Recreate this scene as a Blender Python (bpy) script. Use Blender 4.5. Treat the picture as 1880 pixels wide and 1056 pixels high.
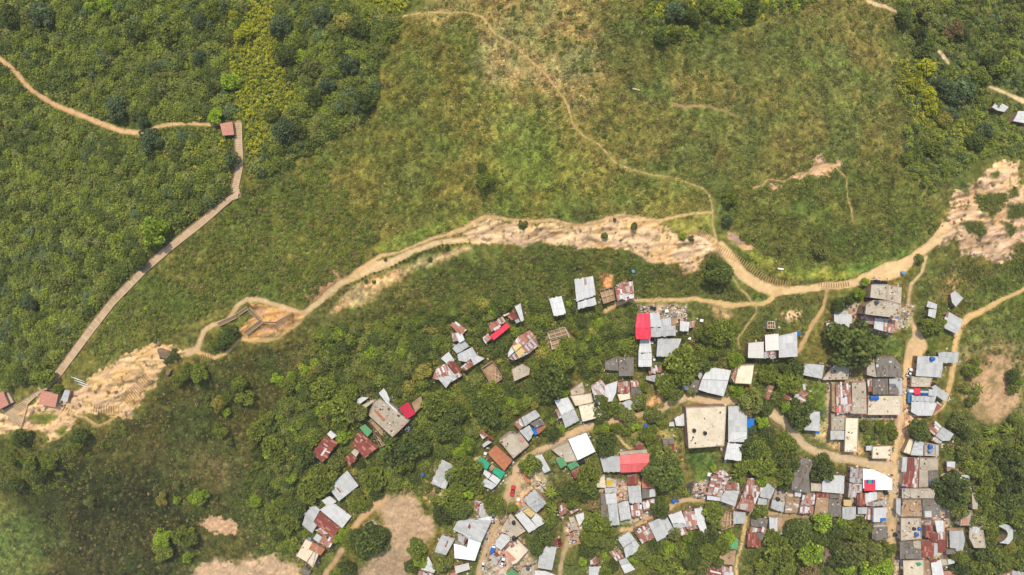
import bpy, bmesh, math, random
import numpy as np
from mathutils import Vector
for _o in list(bpy.data.objects): bpy.data.objects.remove(_o)
C = bpy.context.scene
random.seed(7); RNG = np.random.default_rng(11)

# ---------------------------------------------------------------- camera, sky, sun
S, H0, U0, V0 = 0.22, 276.0, 940.0, 528.0      # metres per photo pixel on the plane z=0, drone height
cam = bpy.data.cameras.new('camera'); co = bpy.data.objects.new('camera', cam); C.collection.objects.link(co)
co.location = (0, 0, H0); co.rotation_euler = (0, 0, 0)
cam.sensor_width = 36.0; cam.lens = 36.0*H0/(1880*S); cam.clip_start = 1; cam.clip_end = 3000
C.camera = co
SUN_EL = math.radians(62); SUN_DIR = Vector((0.16, -1.0, 0)).normalized()*math.cos(SUN_EL) + Vector((0, 0, -math.sin(SUN_EL)))
W_ = bpy.data.worlds.new('World'); C.world = W_; W_.use_nodes = True
_nt = W_.node_tree; _bg = _nt.nodes['Background']
_sk = _nt.nodes.new('ShaderNodeTexSky'); _sk.sky_type = 'NISHITA'; _sk.sun_disc = False
_sk.sun_elevation = SUN_EL; _sk.sun_rotation = math.atan2(-SUN_DIR.x, -SUN_DIR.y)
_sk.air_density = 1.0; _sk.dust_density = 2.5
_nt.links.new(_sk.outputs[0], _bg.inputs[0]); _bg.inputs[1].default_value = 0.15
sl = bpy.data.lights.new('sun', 'SUN'); sl.energy = 2.9; sl.angle = math.radians(0.8); sl.color = (1.0, 0.925, 0.79)
so = bpy.data.objects.new('sun', sl); C.collection.objects.link(so); so.location = (0, 60, 400)
so.rotation_euler = SUN_DIR.to_track_quat('-Z', 'Y').to_euler()
C.view_settings.view_transform = 'Standard'; C.view_settings.look = 'None'
C.view_settings.exposure = 0.48; C.view_settings.gamma = 1.0; C.view_settings.use_curve_mapping = False
C.cycles.max_bounces = 4; C.cycles.diffuse_bounces = 2; C.cycles.glossy_bounces = 1

# ---------------------------------------------------------------- helpers: colour, noise, terrain
KALB = 0.62
def lin(c): c = c/255.0; return c/12.92 if c <= 0.04045 else ((c+0.055)/1.055)**2.4
def alb(c, k=KALB): return tuple(min(0.85, lin(v)*k) for v in c)
def hsh(ix, iy, seed):
    n = (ix.astype(np.int64)*374761393 + iy.astype(np.int64)*668265263 + seed*974634777) & 0xffffffff
    n = ((n ^ (n >> 13))*1274126177) & 0xffffffff
    return ((n ^ (n >> 16)) & 0xffff)/65535.0
def vnoise(x, y, seed=0):
    x = np.asarray(x, float); y = np.asarray(y, float)
    ix = np.floor(x); iy = np.floor(y); fx = x-ix; fy = y-iy
    fx = fx*fx*(3-2*fx); fy = fy*fy*(3-2*fy)
    a = hsh(ix, iy, seed); b = hsh(ix+1, iy, seed); c = hsh(ix, iy+1, seed); d = hsh(ix+1, iy+1, seed)
    return (a*(1-fx)+b*fx)*(1-fy)+(c*(1-fx)+d*fx)*fy
def fbm(x, y, seed=0, octv=4, gain=0.5):
    s = 0; a = 1; t = 0; x = np.asarray(x, float); y = np.asarray(y, float)
    for i in range(octv):
        s = s+a*vnoise(x, y, seed+i*17); t += a; a *= gain; x = x*2.03+5.1; y = y*2.03+9.7
    return s/t
CTRL = [(-60,790,-8),(60,775,-5),(150,740,-3),(240,690,-1),(345,645,0),(440,552,2),(560,575,2),(650,500,3),(760,450,4),(880,400,5),(1000,425,5),(1150,425,4),(1280,440,2),
 (1420,525,-1),(1560,515,-2),(1690,450,0),(1800,380,2),(1940,280,3),
 (60,690,-3),(205,560,1),(350,425,5),(440,300,8),(300,230,7),(0,110,4),(-60,400,-6),(120,400,-1),(250,100,6),(480,60,7),(480,420,4),(600,300,7),(700,150,10),(700,400,5),(850,200,12),
 (1000,50,14),(1040,190,12),(1100,300,8),(1310,390,4),(1300,150,10),(1500,250,7),(1600,420,2),(1500,50,6),(1700,150,-3),(1850,200,-10),(1900,60,-10),(1700,300,0),(-60,-60,4),(1940,-60,-8),(940,-80,14),
 (700,600,-8),(900,560,-4),(1080,500,-2),(1080,600,-8),(1300,560,-5),(1300,700,-12),(1500,600,-6),(1660,620,-8),(1820,560,-8),(1870,700,-14),(1750,720,-12),
 (500,680,-9),(350,760,-10),(200,850,-14),(60,900,-16),(700,750,-15),(870,700,-12),(870,820,-18),(1000,820,-17),(1150,800,-15),(1450,800,-14),(1640,850,-15),
 (200,1000,-30),(450,900,-24),(600,880,-21),(600,1020,-27),(760,960,-23),(930,960,-22),(1150,950,-20),(1400,940,-19),(1640,1000,-19),(1850,900,-21),(1850,1040,-25),(1450,1050,-25),(1200,1060,-24),(900,1080,-27),(400,1080,-33),(-60,1100,-34),(1940,1100,-28)]
_P = np.array([((u-U0)*S, (V0-v)*S) for u, v, z in CTRL]); _Z = np.array([c[2] for c in CTRL], float)
def _tps(r2): return r2*np.log(r2+1e-9)
_n = len(_P); _A = np.zeros((_n+3, _n+3)); _d2 = ((_P[:, None]-_P[None])**2).sum(-1)/1e4
_A[:_n, :_n] = _tps(_d2)+np.eye(_n)*0.02; _A[:_n, _n] = 1; _A[:_n, _n+1:] = _P/100; _A[_n, :_n] = 1; _A[_n+1:, :_n] = (_P/100).T
_w = np.linalg.solve(_A, np.concatenate([_Z, np.zeros(3)]))
def hfun(x, y):
    x = np.clip(np.asarray(x, float), -250, 250); y = np.clip(np.asarray(y, float), -150, 150)
    z = _w[_n]+_w[_n+1]*x/100+_w[_n+2]*y/100
    for i in range(_n): z = z+_w[i]*_tps(((x-_P[i, 0])**2+(y-_P[i, 1])**2)/1e4)
    return z+1.6*(fbm(x/14, y/14, 3, 3)-0.5)+8.0*(fbm(x/38, y/38, 8, 2)-0.5)
def at(u, v, z):                        # the point at height z that the photo shows at pixel (u, v)
    k = S*(H0-z)/H0
    return (np.asarray(u, float)-U0)*k, (V0-np.asarray(v, float))*k
def ground(u, v):
    z = np.zeros_like(np.asarray(u, float))
    for _ in range(5):
        x, y = at(u, v, z); z = hfun(x, y)
    return x, y, z
def gpt(u, v):
    x, y, z = ground(np.array([float(u)]), np.array([float(v)])); return float(x[0]), float(y[0]), float(z[0])
def topix(x, y, z):
    k = H0/((H0-z)*S); return U0+x*k, V0-y*k
def inside(px, py, poly):
    r = np.zeros(np.shape(px), bool); n = len(poly)
    for i in range(n):
        x1, y1 = poly[i]; x2, y2 = poly[(i+1) % n]
        if y1 == y2: continue
        c = ((y1 > py) != (y2 > py)) & (px < (x2-x1)*(py-y1)/(y2-y1)+x1); r ^= c
    return r
def segdist(px, py, pts, closed):
    d = np.full(np.shape(px), 1e9); n = len(pts)
    for i in range(n if closed else n-1):
        x1, y1 = pts[i][:2]; x2, y2 = pts[(i+1) % n][:2]; dx = x2-x1; dy = y2-y1; L = dx*dx+dy*dy+1e-9
        t = np.clip(((px-x1)*dx+(py-y1)*dy)/L, 0, 1); d = np.minimum(d, (px-x1-t*dx)**2+(py-y1-t*dy)**2)
    return np.sqrt(d)
def pts(s): return [tuple(float(q) for q in p.split(',')) for p in s.split()]
def tag(o, label=None, cat=None, group=None, kind=None):
    if label: o['label'] = label
    if cat: o['category'] = cat
    if group: o['group'] = group
    if kind: o['kind'] = kind
    return o
def link(o, parent=None):
    C.collection.objects.link(o)
    if parent: o.parent = parent
    return o
def empty(name, loc, rz=0):
    o = bpy.data.objects.new(name, None); o.location = loc; o.rotation_euler = (0, 0, rz); o.empty_display_size = 0.5
    return link(o)
class MB:                                # collects pieces into one mesh
    def __init__(s): s.v = []; s.f = []; s.uv = []
    def poly(s, p, uv=None):
        b = len(s.v); s.v += [tuple(q) for q in p]; s.f.append(tuple(range(b, b+len(p)))); s.uv.append(uv or [(q[0], q[1]) for q in p])
    def prism(s, top, bot, uv=None, cap=True, base=False):
        n = len(top)
        if cap: s.poly(top, uv)
        if base: s.poly(bot[::-1])
        for i in range(n):
            j = (i+1) % n; a, b = Vector(top[i]), Vector(top[j]); L = (b-a).length
            s.poly([bot[i], bot[j], top[j], top[i]], [(0, bot[i][2]), (L, bot[j][2]), (L, top[j][2]), (0, top[i][2])])
    def box(s, c, d, rz=0, tilt=0):
        ca, sa = math.cos(rz), math.sin(rz); ct, st = math.cos(tilt), math.sin(tilt); q = []
        for z in (-1, 1):
            for x, y in ((-1, -1), (1, -1), (1, 1), (-1, 1)):
                X = x*d[0]/2; Y = y*d[1]/2; Z = z*d[2]/2; X, Z = X*ct+Z*st, -X*st+Z*ct
                q.append((c[0]+X*ca-Y*sa, c[1]+X*sa+Y*ca, c[2]+Z))
        for f in ((3, 2, 1, 0), (4, 5, 6, 7), (0, 1, 5, 4), (1, 2, 6, 5), (2, 3, 7, 6), (3, 0, 4, 7)): s.poly([q[i] for i in f])
    def cyl(s, c, r, h, n=14, r2=None):
        r2 = r if r2 is None else r2
        a = [(c[0]+r*math.cos(2*math.pi*i/n), c[1]+r*math.sin(2*math.pi*i/n), c[2]) for i in range(n)]
        b = [(c[0]+r2*math.cos(2*math.pi*i/n), c[1]+r2*math.sin(2*math.pi*i/n), c[2]+h) for i in range(n)]
        s.prism(b, a, base=True)
    def bar(s, a, b, w):
        a = Vector(a); b = Vector(b); d = (b-a).normalized(); n = d.cross(Vector((0, 0, 1)))
        n = n.normalized() if n.length > 1e-3 else Vector((1, 0, 0)); m = n.cross(d)*w/2; n = n*w/2
        A = [a+n+m, a-n+m, a-n-m, a+n-m]; B = [b+n+m, b-n+m, b-n-m, b+n-m]
        s.poly(A[::-1]); s.poly(B)
        for i in range(4): j = (i+1) % 4; s.poly([A[i], A[j], B[j], B[i]])
    def mesh(s, name, smooth=False):
        me = bpy.data.meshes.new(name); me.from_pydata(s.v, [], s.f); me.update()
        ul = me.uv_layers.new(name='UVMap'); ul.data.foreach_set('uv', np.array([c for u in s.uv for c in u], float).ravel())
        if smooth: me.polygons.foreach_set('use_smooth', [True]*len(me.polygons))
        return me
    def build(s, name, mat, parent=None, smooth=False):
        me = s.mesh(name, smooth); me.materials.append(mat)
        return link(bpy.data.objects.new(name, me), parent)

# ---------------------------------------------------------------- materials
def nmat(name):
    m = bpy.data.materials.new(name); m.use_nodes = True; nt = m.node_tree; b = nt.nodes['Principled BSDF']
    b.inputs['Specular IOR Level'].default_value = 0.2; b.inputs['Roughness'].default_value = 0.75
    return m, nt, b
def N(nt, t, **k):
    n = nt.nodes.new(t)
    for a, v in k.items(): setattr(n, a, v)
    return n
def ramp(nt, cols, interp='LINEAR', pos=None):
    r = N(nt, 'ShaderNodeValToRGB'); cr = r.color_ramp; cr.interpolation = interp; n = len(cols)
    while len(cr.elements) < n: cr.elements.new(0.5)
    for i, c in enumerate(cols):
        cr.elements[i].position = pos[i] if pos else (i/n if interp == 'CONSTANT' else i/max(1, n-1)); cr.elements[i].color = (*c, 1)
    return r
def mixc(nt, a, b, fac, mode='MIX'):
    m = N(nt, 'ShaderNodeMix', data_type='RGBA', blend_type=mode)
    for s, v in ((m.inputs[0], fac), (m.inputs[6], a), (m.inputs[7], b)):
        if isinstance(v, bpy.types.NodeSocket): nt.links.new(v, s)
        elif isinstance(v, (int, float)): s.default_value = v
        else: s.default_value = (*v, 1)
    return m.outputs[2]
def mth(nt, op, a, b=0.0, c=0.0):
    m = N(nt, 'ShaderNodeMath', operation=op)
    for s, v in zip(m.inputs, (a, b, c)):
        if isinstance(v, bpy.types.NodeSocket): nt.links.new(v, s)
        else: s.default_value = v
    return m.outputs[0]
def noise(nt, vec, scale, detail=3, rough=0.55, w=None):
    n = N(nt, 'ShaderNodeTexNoise', noise_dimensions='4D' if w is not None else '3D')
    if vec is not None: nt.links.new(vec, n.inputs['Vector'])
    if w is not None: nt.links.new(w, n.inputs['W'])
    n.inputs['Scale'].default_value = scale; n.inputs['Detail'].default_value = detail; n.inputs['Roughness'].default_value = rough
    return n.outputs['Fac']
def smooth(nt, v, lo, hi):
    m = N(nt, 'ShaderNodeMapRange', interpolation_type='SMOOTHSTEP'); nt.links.new(v, m.inputs[0])
    m.inputs[1].default_value = lo; m.inputs[2].default_value = hi; return m.outputs[0]
def vmul(nt, v, s):
    m = N(nt, 'ShaderNodeVectorMath', operation='MULTIPLY'); nt.links.new(v, m.inputs[0]); m.inputs[1].default_value = s; return m.outputs[0]
def bump(nt, b, h, strength, dist):
    n = N(nt, 'ShaderNodeBump'); n.inputs['Strength'].default_value = strength; n.inputs['Distance'].default_value = dist
    nt.links.new(h, n.inputs['Height']); nt.links.new(n.outputs[0], b.inputs['Normal'])
def roofmat(name, cols, rust=0.0, rustcol=(120, 62, 40), stain=0.35, k=KALB, sheet=(0.85, 2.6), rough=0.6, seam=0.75, interp='LINEAR'):
    m, nt, b = nmat(name); uv = N(nt, 'ShaderNodeUVMap').outputs[0]; inf = N(nt, 'ShaderNodeObjectInfo')
    w = mth(nt, 'MULTIPLY', inf.outputs['Random'], 57.0)
    su = vmul(nt, uv, (1/sheet[0], 1/sheet[1], 0)); fl = N(nt, 'ShaderNodeVectorMath', operation='FLOOR'); nt.links.new(su, fl.inputs[0])
    wn = N(nt, 'ShaderNodeTexWhiteNoise', noise_dimensions='4D'); nt.links.new(fl.outputs[0], wn.inputs['Vector']); nt.links.new(w, wn.inputs['W'])
    r = ramp(nt, [alb(c, k) for c in cols], interp); nt.links.new(wn.outputs['Value'], r.inputs[0]); col = r.outputs[0]
    if rust > 0:
        n1 = noise(nt, vmul(nt, uv, (1.5, 0.33, 1)), 1.0, 4, 0.65, w)
        f = mth(nt, 'ADD', n1, mth(nt, 'MULTIPLY', mth(nt, 'SUBTRACT', wn.outputs['Value'], 0.5), 0.5))
        f = smooth(nt, f, 0.72-rust*0.5, 0.80-rust*0.5)
        n3 = noise(nt, vmul(nt, uv, (3, 1, 1)), 1.0, 2, 0.6, w)
        rc = mixc(nt, alb(rustcol, k), alb(tuple(min(255, q*1.45) for q in rustcol), k), n3)
        col = mixc(nt, col, rc, mth(nt, 'MULTIPLY', f, 0.9))
    n2 = noise(nt, uv, 0.35, 5, 0.65, w); n4 = noise(nt, vmul(nt, uv, (2.2, 0.5, 1)), 1.0, 4, 0.7, w)
    sv = mth(nt, 'ADD', mth(nt, 'MULTIPLY', n2, stain*1.2), mth(nt, 'MULTIPLY', n4, stain*1.2)); sv = mth(nt, 'ADD', sv, 1.02-stain*1.2)
    col = mixc(nt, col, sv, 1.0, 'MULTIPLY')
    fr = N(nt, 'ShaderNodeVectorMath', operation='FRACTION'); nt.links.new(su, fr.inputs[0]); sp = N(nt, 'ShaderNodeSeparateXYZ'); nt.links.new(fr.outputs[0], sp.inputs[0])
    lx = mth(nt, 'LESS_THAN', sp.outputs[0], 0.07); ly = mth(nt, 'LESS_THAN', sp.outputs[1], 0.035); ln = mth(nt, 'MAXIMUM', lx, ly)
    col = mixc(nt, col, seam, ln, 'MULTIPLY') if False else mixc(nt, col, mixc(nt, col, (seam,)*3, 1.0, 'MULTIPLY'), ln)
    # dark specks: stones, tyres, holes and leaves lying about
    vo = N(nt, 'ShaderNodeTexVoronoi', feature='F1'); nt.links.new(uv, vo.inputs['Vector']); vo.inputs['Scale'].default_value = 0.55
    spk = mth(nt, 'LESS_THAN', vo.outputs['Distance'], 0.10); col = mixc(nt, col, mixc(nt, col, (0.35, 0.3, 0.26), 1.0, 'MULTIPLY'), mth(nt, 'MULTIPLY', spk, 0.6*min(1, stain*2)))
    bt = mixc(nt, col, mth(nt, 'ADD', mth(nt, 'MULTIPLY', inf.outputs['Random'], 0.22), 0.86), 1.0, 'MULTIPLY')
    nt.links.new(bt, b.inputs['Base Color']); b.inputs['Roughness'].default_value = rough
    sx = N(nt, 'ShaderNodeSeparateXYZ'); nt.links.new(uv, sx.inputs[0]); hv = mth(nt, 'SINE', mth(nt, 'MULTIPLY', sx.outputs[0], 6.2832/0.28))
    bump(nt, b, mth(nt, 'ADD', mth(nt, 'MULTIPLY', hv, 0.3), n4), 0.35, 0.08)
    return m
def slabmat(name, c1, c2, c3, stain=0.5, k=KALB):
    m, nt, b = nmat(name); uv = N(nt, 'ShaderNodeUVMap').outputs[0]; inf = N(nt, 'ShaderNodeObjectInfo'); w = mth(nt, 'MULTIPLY', inf.outputs['Random'], 57.0)
    n1 = noise(nt, uv, 0.22, 5, 0.68, w); n2 = noise(nt, uv, 0.9, 5, 0.7, w); n3 = noise(nt, uv, 0.5, 3, 0.6, w)
    col = mixc(nt, alb(c1, k), alb(c2, k), smooth(nt, n1, 0.38, 0.62)); col = mixc(nt, col, alb(c3, k), mth(nt, 'MULTIPLY', smooth(nt, n2, 0.54, 0.68), stain))
    col = mixc(nt, col, (0.09, 0.08, 0.065), mth(nt, 'MULTIPLY', smooth(nt, n3, 0.62, 0.78), 0.55*stain))
    vo = N(nt, 'ShaderNodeTexVoronoi', feature='F1'); nt.links.new(uv, vo.inputs['Vector']); vo.inputs['Scale'].default_value = 0.4
    spk = mth(nt, 'LESS_THAN', vo.outputs['Distance'], 0.07); col = mixc(nt, col, mixc(nt, col, (0.4, 0.35, 0.3), 1.0, 'MULTIPLY'), mth(nt, 'MULTIPLY', spk, 0.55))
    bt = mixc(nt, col, mth(nt, 'ADD', mth(nt, 'MULTIPLY', inf.outputs['Random'], 0.25), 0.85), 1.0, 'MULTIPLY')
    nt.links.new(bt, b.inputs['Base Color']); b.inputs['Roughness'].default_value = 0.9; bump(nt, b, n2, 0.5, 0.1)
    return m
def plain(name, c, k=KALB, rough=0.6, var=0.25, sc=1.5):
    m, nt, b = nmat(name); tc = N(nt, 'ShaderNodeTexCoord').outputs['Object']; n = noise(nt, tc, sc, 4, 0.65)
    a = alb(c, k); nt.links.new(mixc(nt, tuple(v*(1-var) for v in a), tuple(min(.85, v*(1+var)) for v in a), n), b.inputs['Base Color']); b.inputs['Roughness'].default_value = rough
    return m
M = dict(
 W=roofmat('white_metal', [(228,228,222),(236,235,228),(218,219,214),(242,242,236)], 0.0, stain=0.16, k=0.6),
 w=roofmat('bright_white_roof', [(255,255,252),(246,246,244)], 0, stain=0.12, k=0.7, seam=0.95),
 y=roofmat('cream_roof', [(236,230,214),(242,236,222)], 0, stain=0.1, k=0.62),
 G=roofmat('grey_metal', [(206,207,201),(219,219,212),(194,196,191),(221,221,216)], 0.0, stain=0.24, k=0.58),
 g=roofmat('weathered_grey_metal', [(176,172,164),(196,194,188),(160,154,146)], 0.18, stain=0.4, k=0.68),
 D=roofmat('old_fibre_cement', [(128,120,108),(140,132,120),(118,110,98)], 0.05, (92,76,60), stain=0.4, k=0.62),
 r=roofmat('rust_streaked_metal', [(200,196,188),(222,220,216),(164,112,90),(192,184,174),(212,210,206)], 0.33, (146,90,70), stain=0.4, k=0.66),
 q=roofmat('patchwork_rusty_metal', [(196,186,174),(170,120,96),(226,224,220),(152,98,78),(196,186,174),(212,206,198)], 0.38, (140,86,66), stain=0.42, k=0.66, interp='CONSTANT'),
 R=roofmat('rust_red_metal', [(136,70,58),(148,80,66),(126,62,52),(162,98,82)], 0.2, (156,104,84), stain=0.35, k=0.66),
 P=roofmat('red_painted_metal', [(238,64,84),(230,54,76),(240,74,92)], 0, stain=0.18, k=0.74, seam=0.92),
 p=roofmat('faded_red_roof', [(232,104,104),(240,116,112),(226,98,98)], 0, stain=0.2, k=0.74, seam=0.92),
 Q=roofmat('crimson_roof', [(206,42,72),(200,40,68)], 0, stain=0.08, k=0.72, seam=0.9),
 N=roofmat('green_metal', [(96,160,104),(110,172,116)], 0, stain=0.25, k=0.66, seam=0.9),
 n=roofmat('teal_roof', [(40,160,122),(46,168,128)], 0, stain=0.08, k=0.7, seam=0.9),
 T=roofmat('orange_clay_tile', [(206,134,94),(196,122,82),(216,146,106)], 0.05, (150,84,56), stain=0.3, k=0.6, sheet=(1.6, 0.6), seam=0.8),
 K=roofmat('pink_clay_tile', [(206,146,122),(198,136,112),(212,156,134)], 0.02, (170,110,90), stain=0.3, k=0.68, sheet=(0.5, 0.5), seam=0.85),
 B=roofmat('blue_tarpaulin', [(26,118,206),(30,126,212)], 0, stain=0.25, k=0.7, seam=0.95),
 Y=roofmat('yellow_sheet', [(242,200,40)]*2, 0, stain=0.2, k=0.7, seam=0.95),
 Z=roofmat('pale_yellow_sheet', [(232,206,140),(226,198,130)], 0, stain=0.2, k=0.7, seam=0.95),
 S=roofmat('solar_panel', [(38,40,62),(44,46,70)], 0, stain=0.1, k=0.6, rough=0.25, sheet=(1.0, 1.7), seam=1.6),
 F=roofmat('flag_green', [(30,130,80)]*2, 0, stain=0.1, k=0.7), f=roofmat('flag_blue', [(40,90,180)]*2, 0, stain=0.1, k=0.7),
 b=roofmat('faded_blue_metal', [(110,138,172),(120,146,178)], 0.03, stain=0.2, k=0.68),
 H=roofmat('palm_thatch', [(140,116,96),(128,106,88),(150,126,104)], 0, stain=0.5, k=0.62, sheet=(0.3, 0.8), seam=0.8),
 V=roofmat('dark_plastic_sheet', [(48,44,46),(56,50,50)], 0, stain=0.3, k=0.6, seam=1.1),
 C=slabmat('pale_concrete', (234,220,190), (218,202,172), (170,152,126), 0.7, 0.74),
 c=slabmat('stained_concrete', (198,186,162), (178,165,142), (138,124,106), 0.8, 0.7),
 d=slabmat('earth_floor', (196,164,126), (168,136,102), (136,108,80), 0.7, 0.62),
)
BRICK = slabmat('brick_and_render', (178,120,92), (196,170,146), (150,98,74), 0.6, 0.62)
RENDERW = slabmat('pale_render', (216,204,186), (196,180,160), (150,134,116), 0.6, 0.66)
WOOD = plain('weathered_wood', (150,124,96)); WOODL = plain('pale_timber', (222,190,150)); DOORM = plain('painted_door', (96,84,76))
GLASS = plain('dark_window', (40,46,52), rough=0.15); TRUNK = plain('bark', (104,86,66)); BLACK = plain('black_plastic', (44,46,50), rough=0.4)
BLUEP = plain('blue_plastic', (42,110,196), rough=0.4); STONE = plain('grey_stone', (142, 118, 94), var=0.4); WHITEP = plain('white_paint', (238,238,236), 0.78, 0.4, 0.05)
# ---------------------------------------------------------------- ground: one fine sheet, split into ground, paths, roads, bare earth
ROUTES = [  # name, label, centre line in photo pixels (u,v,width), colour, raggedness
 ('path','narrow dirt path winding through the dense forest to the tile-roofed hut', '-10,100,7 8,115,8 30,135,9 60,168,9 95,190,9 150,212,9 215,238,10 245,243,10 270,242,8 300,229,7 330,227,6 404,229,5', (209, 169, 119)),
 ('path','thin foot trail curving down the grassy hill to the ridge', '735,30,1.9 780,23,2.1 860,22,2.1 885,30,2.5 905,58,3.1 940,80,2.5 985,120,2.1 1015,152,2.1 1036,180,2.7 1043,195,4.2 1050,225,2.1 1070,248,2.1 1100,265,2.1 1130,298,2.1 1170,315,2.1 1230,325,2.1 1290,345,2.5 1303,360,2.5 1309,385,3.1 1309,410,3.7 1316,440,4.2', (206, 174, 114)),
 ('path','stony bed of the long stairway', '437,226,13 438,262,13 440,300,13 437,318,13 431,345,13 436,358,13 424,362,13 360,416,14 320,447,14 265,494,14 235,525,14 205,556,14 165,608,14 130,655,14 104,690,14 76,716,14', (176, 146, 108)),
 ('path','short trail branching off the ridge to the hill trail', '1210,405,5 1250,395,5 1280,391,4 1306,389,5', (218, 182, 124)),
 ('path','eroded trail crossing the olive hillside above the terraced steps', '1382,345,1.8 1402,338,2.4 1410,330,2.4 1440,332,1.8 1465,318,2.4 1485,316,4.8 1505,306,10.2 1530,302,4.2 1553,325,1.8 1556,360,1.8 1564,385,1.8 1566,408,1.8', (204, 168, 118)),
 ('path','bare strip of trail high on the olive hillside', '1238,190,4.8 1255,196,6.4 1290,194,3.2 1330,202,2.8 1360,217,1.6', (172, 140, 94)),
 ('path','dirt track at the top edge beyond the hill', '1585,-6,6 1600,4,7 1625,12,6 1645,22,5 1656,32,5', (220, 192, 144)),
 ('path','short visible piece of track among dark trees far up the slope', '1725,94,5 1732,104,6 1741,115,7', (226, 200, 158)),
 ('path','track leading to the white sheds at the far corner', '1816,160,3 1832,166,6 1850,172,5 1870,183,8 1895,192,9', (222, 194, 146)),
 ('path','wide pale ridge path passing above the dry grass slope', '560,576,10 590,552,10 620,523,11 640,513,12 665,503,14 690,490,17 720,480,15 760,461,10 800,447,9 840,441,10 870,440,10', (220, 188, 136)),
 ('path','upper ridge path following the crest above the rocks', '640,514,9 655,500,11 700,470,7 735,462,5 760,452,5 800,436,6 830,428,7 850,420,8 870,408,9 890,398,8 910,398,7 940,404,6 985,406,6 1010,404,6 1035,410,7 1065,416,8 1090,410,7 1115,400,7 1135,396,6 1190,402,7 1212,406,6', (214, 176, 122)),
 ('path','pale trail looping around the orange cutting and wooden decks', '345,646,16 362,642,12 370,620,8 374,608,8 392,597,8 415,590,9 428,574,9 438,558,9 452,550,9 475,551,9 510,561,9 545,572,8 560,576,8', (210, 176, 128)),
 ('path','lower trail running along the foot of the orange cutting', '365,648,6 395,657,7 415,648,6 432,632,6 445,622,7 470,625,8 495,623,8 512,618,7 535,603,7 555,582,9', (220, 180, 116)),
 ('path','small trail looping below the bare ridge end', '146,764,5 158,767,4 170,777,4 183,781,5 198,774,4 212,765,3', (208, 172, 114)),
 ('path','broad pale dirt path descending past the terraced steps', '1325,450,14 1345,480,22 1365,505,20 1395,525,20 1420,533,20 1450,533,14 1480,530,13 1510,526,13 1540,524,14 1570,520,14 1600,508,22 1630,498,34 1655,490,26 1675,476,18 1690,463,18 1705,452,16 1718,440,18 1735,420,22', (226, 190, 136)),
 ('path','dirt path linking the ridge to the rusty roofed house', '1112,572,8 1128,560,8 1150,553,7 1185,551,7 1230,551,7 1270,549,8 1300,552,9 1330,558,12 1345,560,10 1375,558,8 1400,557,9 1412,552,8 1422,543,6 1432,533,8', (224, 186, 124)),
 ('path','crooked foot trail threading down through the scrub below the ridge', '1388,560,4 1389,575,3.5 1375,592,3 1366,605,3 1355,620,3 1358,640,2.5', (194, 168, 106)),
 ('path','thin trail between the lawn bank and the village path', '1347,510,3 1358,530,3 1375,545,3 1380,555,3', (200, 170, 110)),
 ('path','steep dirt track dropping from the ridge path past white shacks', '1519,532,5 1516,550,6 1512,565,7 1503,580,9 1490,598,8 1478,622,8 1466,645,9', (200, 164, 112)),
 ('path','footpath running down beside the dark walled compound', '1700,470,6 1692,500,5 1680,515,6 1674,522,7 1669,545,6 1667,565,6 1673,585,6 1678,600,8 1684,615,20 1684,635,36 1676,655,28 1668,672,18 1662,700,9 1658,740,8 1655,765,9 1650,800,8 1645,830,9 1640,850,14', (218, 184, 134)),
 ('path','long dirt track climbing the right hillside past the metal houses', '1890,524,6 1862,540,7 1830,555,8 1800,573,11 1778,582,13 1765,598,11 1757,620,11 1753,645,10 1752,665,10 1747,695,10 1741,720,9 1732,745,7 1715,758,6', (216, 178, 118)),
 ('path','short track between houses and the walled garden', '1683,768,6 1672,785,6 1665,805,7 1655,822,6', (208, 174, 118)),
 ('road','pale concrete lane curving through the settlement', '1225,742,10 1240,735,15 1262,728,15 1300,736,14 1340,737,15 1370,736,15 1400,746,18 1416,758,18 1440,775,15 1462,800,14 1480,820,14 1500,830,14 1530,838,15 1570,846,15 1600,852,18 1630,858,22 1640,866,20', (208, 181, 140)),
 ('road','straight dirt street between the rust red rowhouses', '1642,860,18 1640,900,14 1638,930,14 1636,970,15 1636,1000,15 1640,1015,10', (208, 177, 132)),
 ('road','dirt village street running past the white warehouse roof', '1240,738,8 1218,752,6 1100,778,12 1070,786,13 1050,797,13 1020,812,12 990,828,12 965,842,13 950,862,20 945,880,24 940,900,26 928,920,18 915,945,14 905,970,14 895,1000,13 888,1020,14 882,1045,14 880,1070,12', (198, 167, 126)),
 ('road','dirt lane climbing past the small red roofed court', '1070,972,6 1050,982,7 1042,995,9 1034,1015,8 1029,1040,7 1027,1070,7', (192, 163, 122)),
 ('path','dirt lane in front of the long white roofed rowhouses', '1320,922,10 1290,918,8 1262,918,8 1240,923,9 1222,938,11 1205,951,12 1180,962,12 1160,970,10 1140,972,8', (212, 176, 128)),
 ('path','narrow lane below the patched rowhouses leading to the lower garden', '1305,920,8 1340,930,8 1365,936,8 1385,940,6 1420,944,6 1450,946,6 1490,948,6', (192, 164, 120)),
 ('path','sandy footpath descending between the garden trees', '1370,950,7 1367,975,7 1362,1000,6 1356,1020,6 1352,1040,6 1350,1070,6', (218, 184, 120)),
 ('path','dirt lane beside the rust and white roofed house', '705,917,16 680,935,14 660,955,11 645,975,10', (196, 160, 114)),
 ('path','dirt lane dropping below the clay patched slab house', '628,1010,10 615,1030,9 600,1048,9 590,1070,9', (194, 158, 114)),
 ('path','small worn trail on the far left below the settlement', '835,870,4 858,850,5 875,842,6 890,838,4', (210, 180, 124)),
 ('path','trail from the green yard to the red gable house', '1132,800,2.5 1142,810,3 1150,818,4 1156,824,5', (208, 182, 126)),
]
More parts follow.
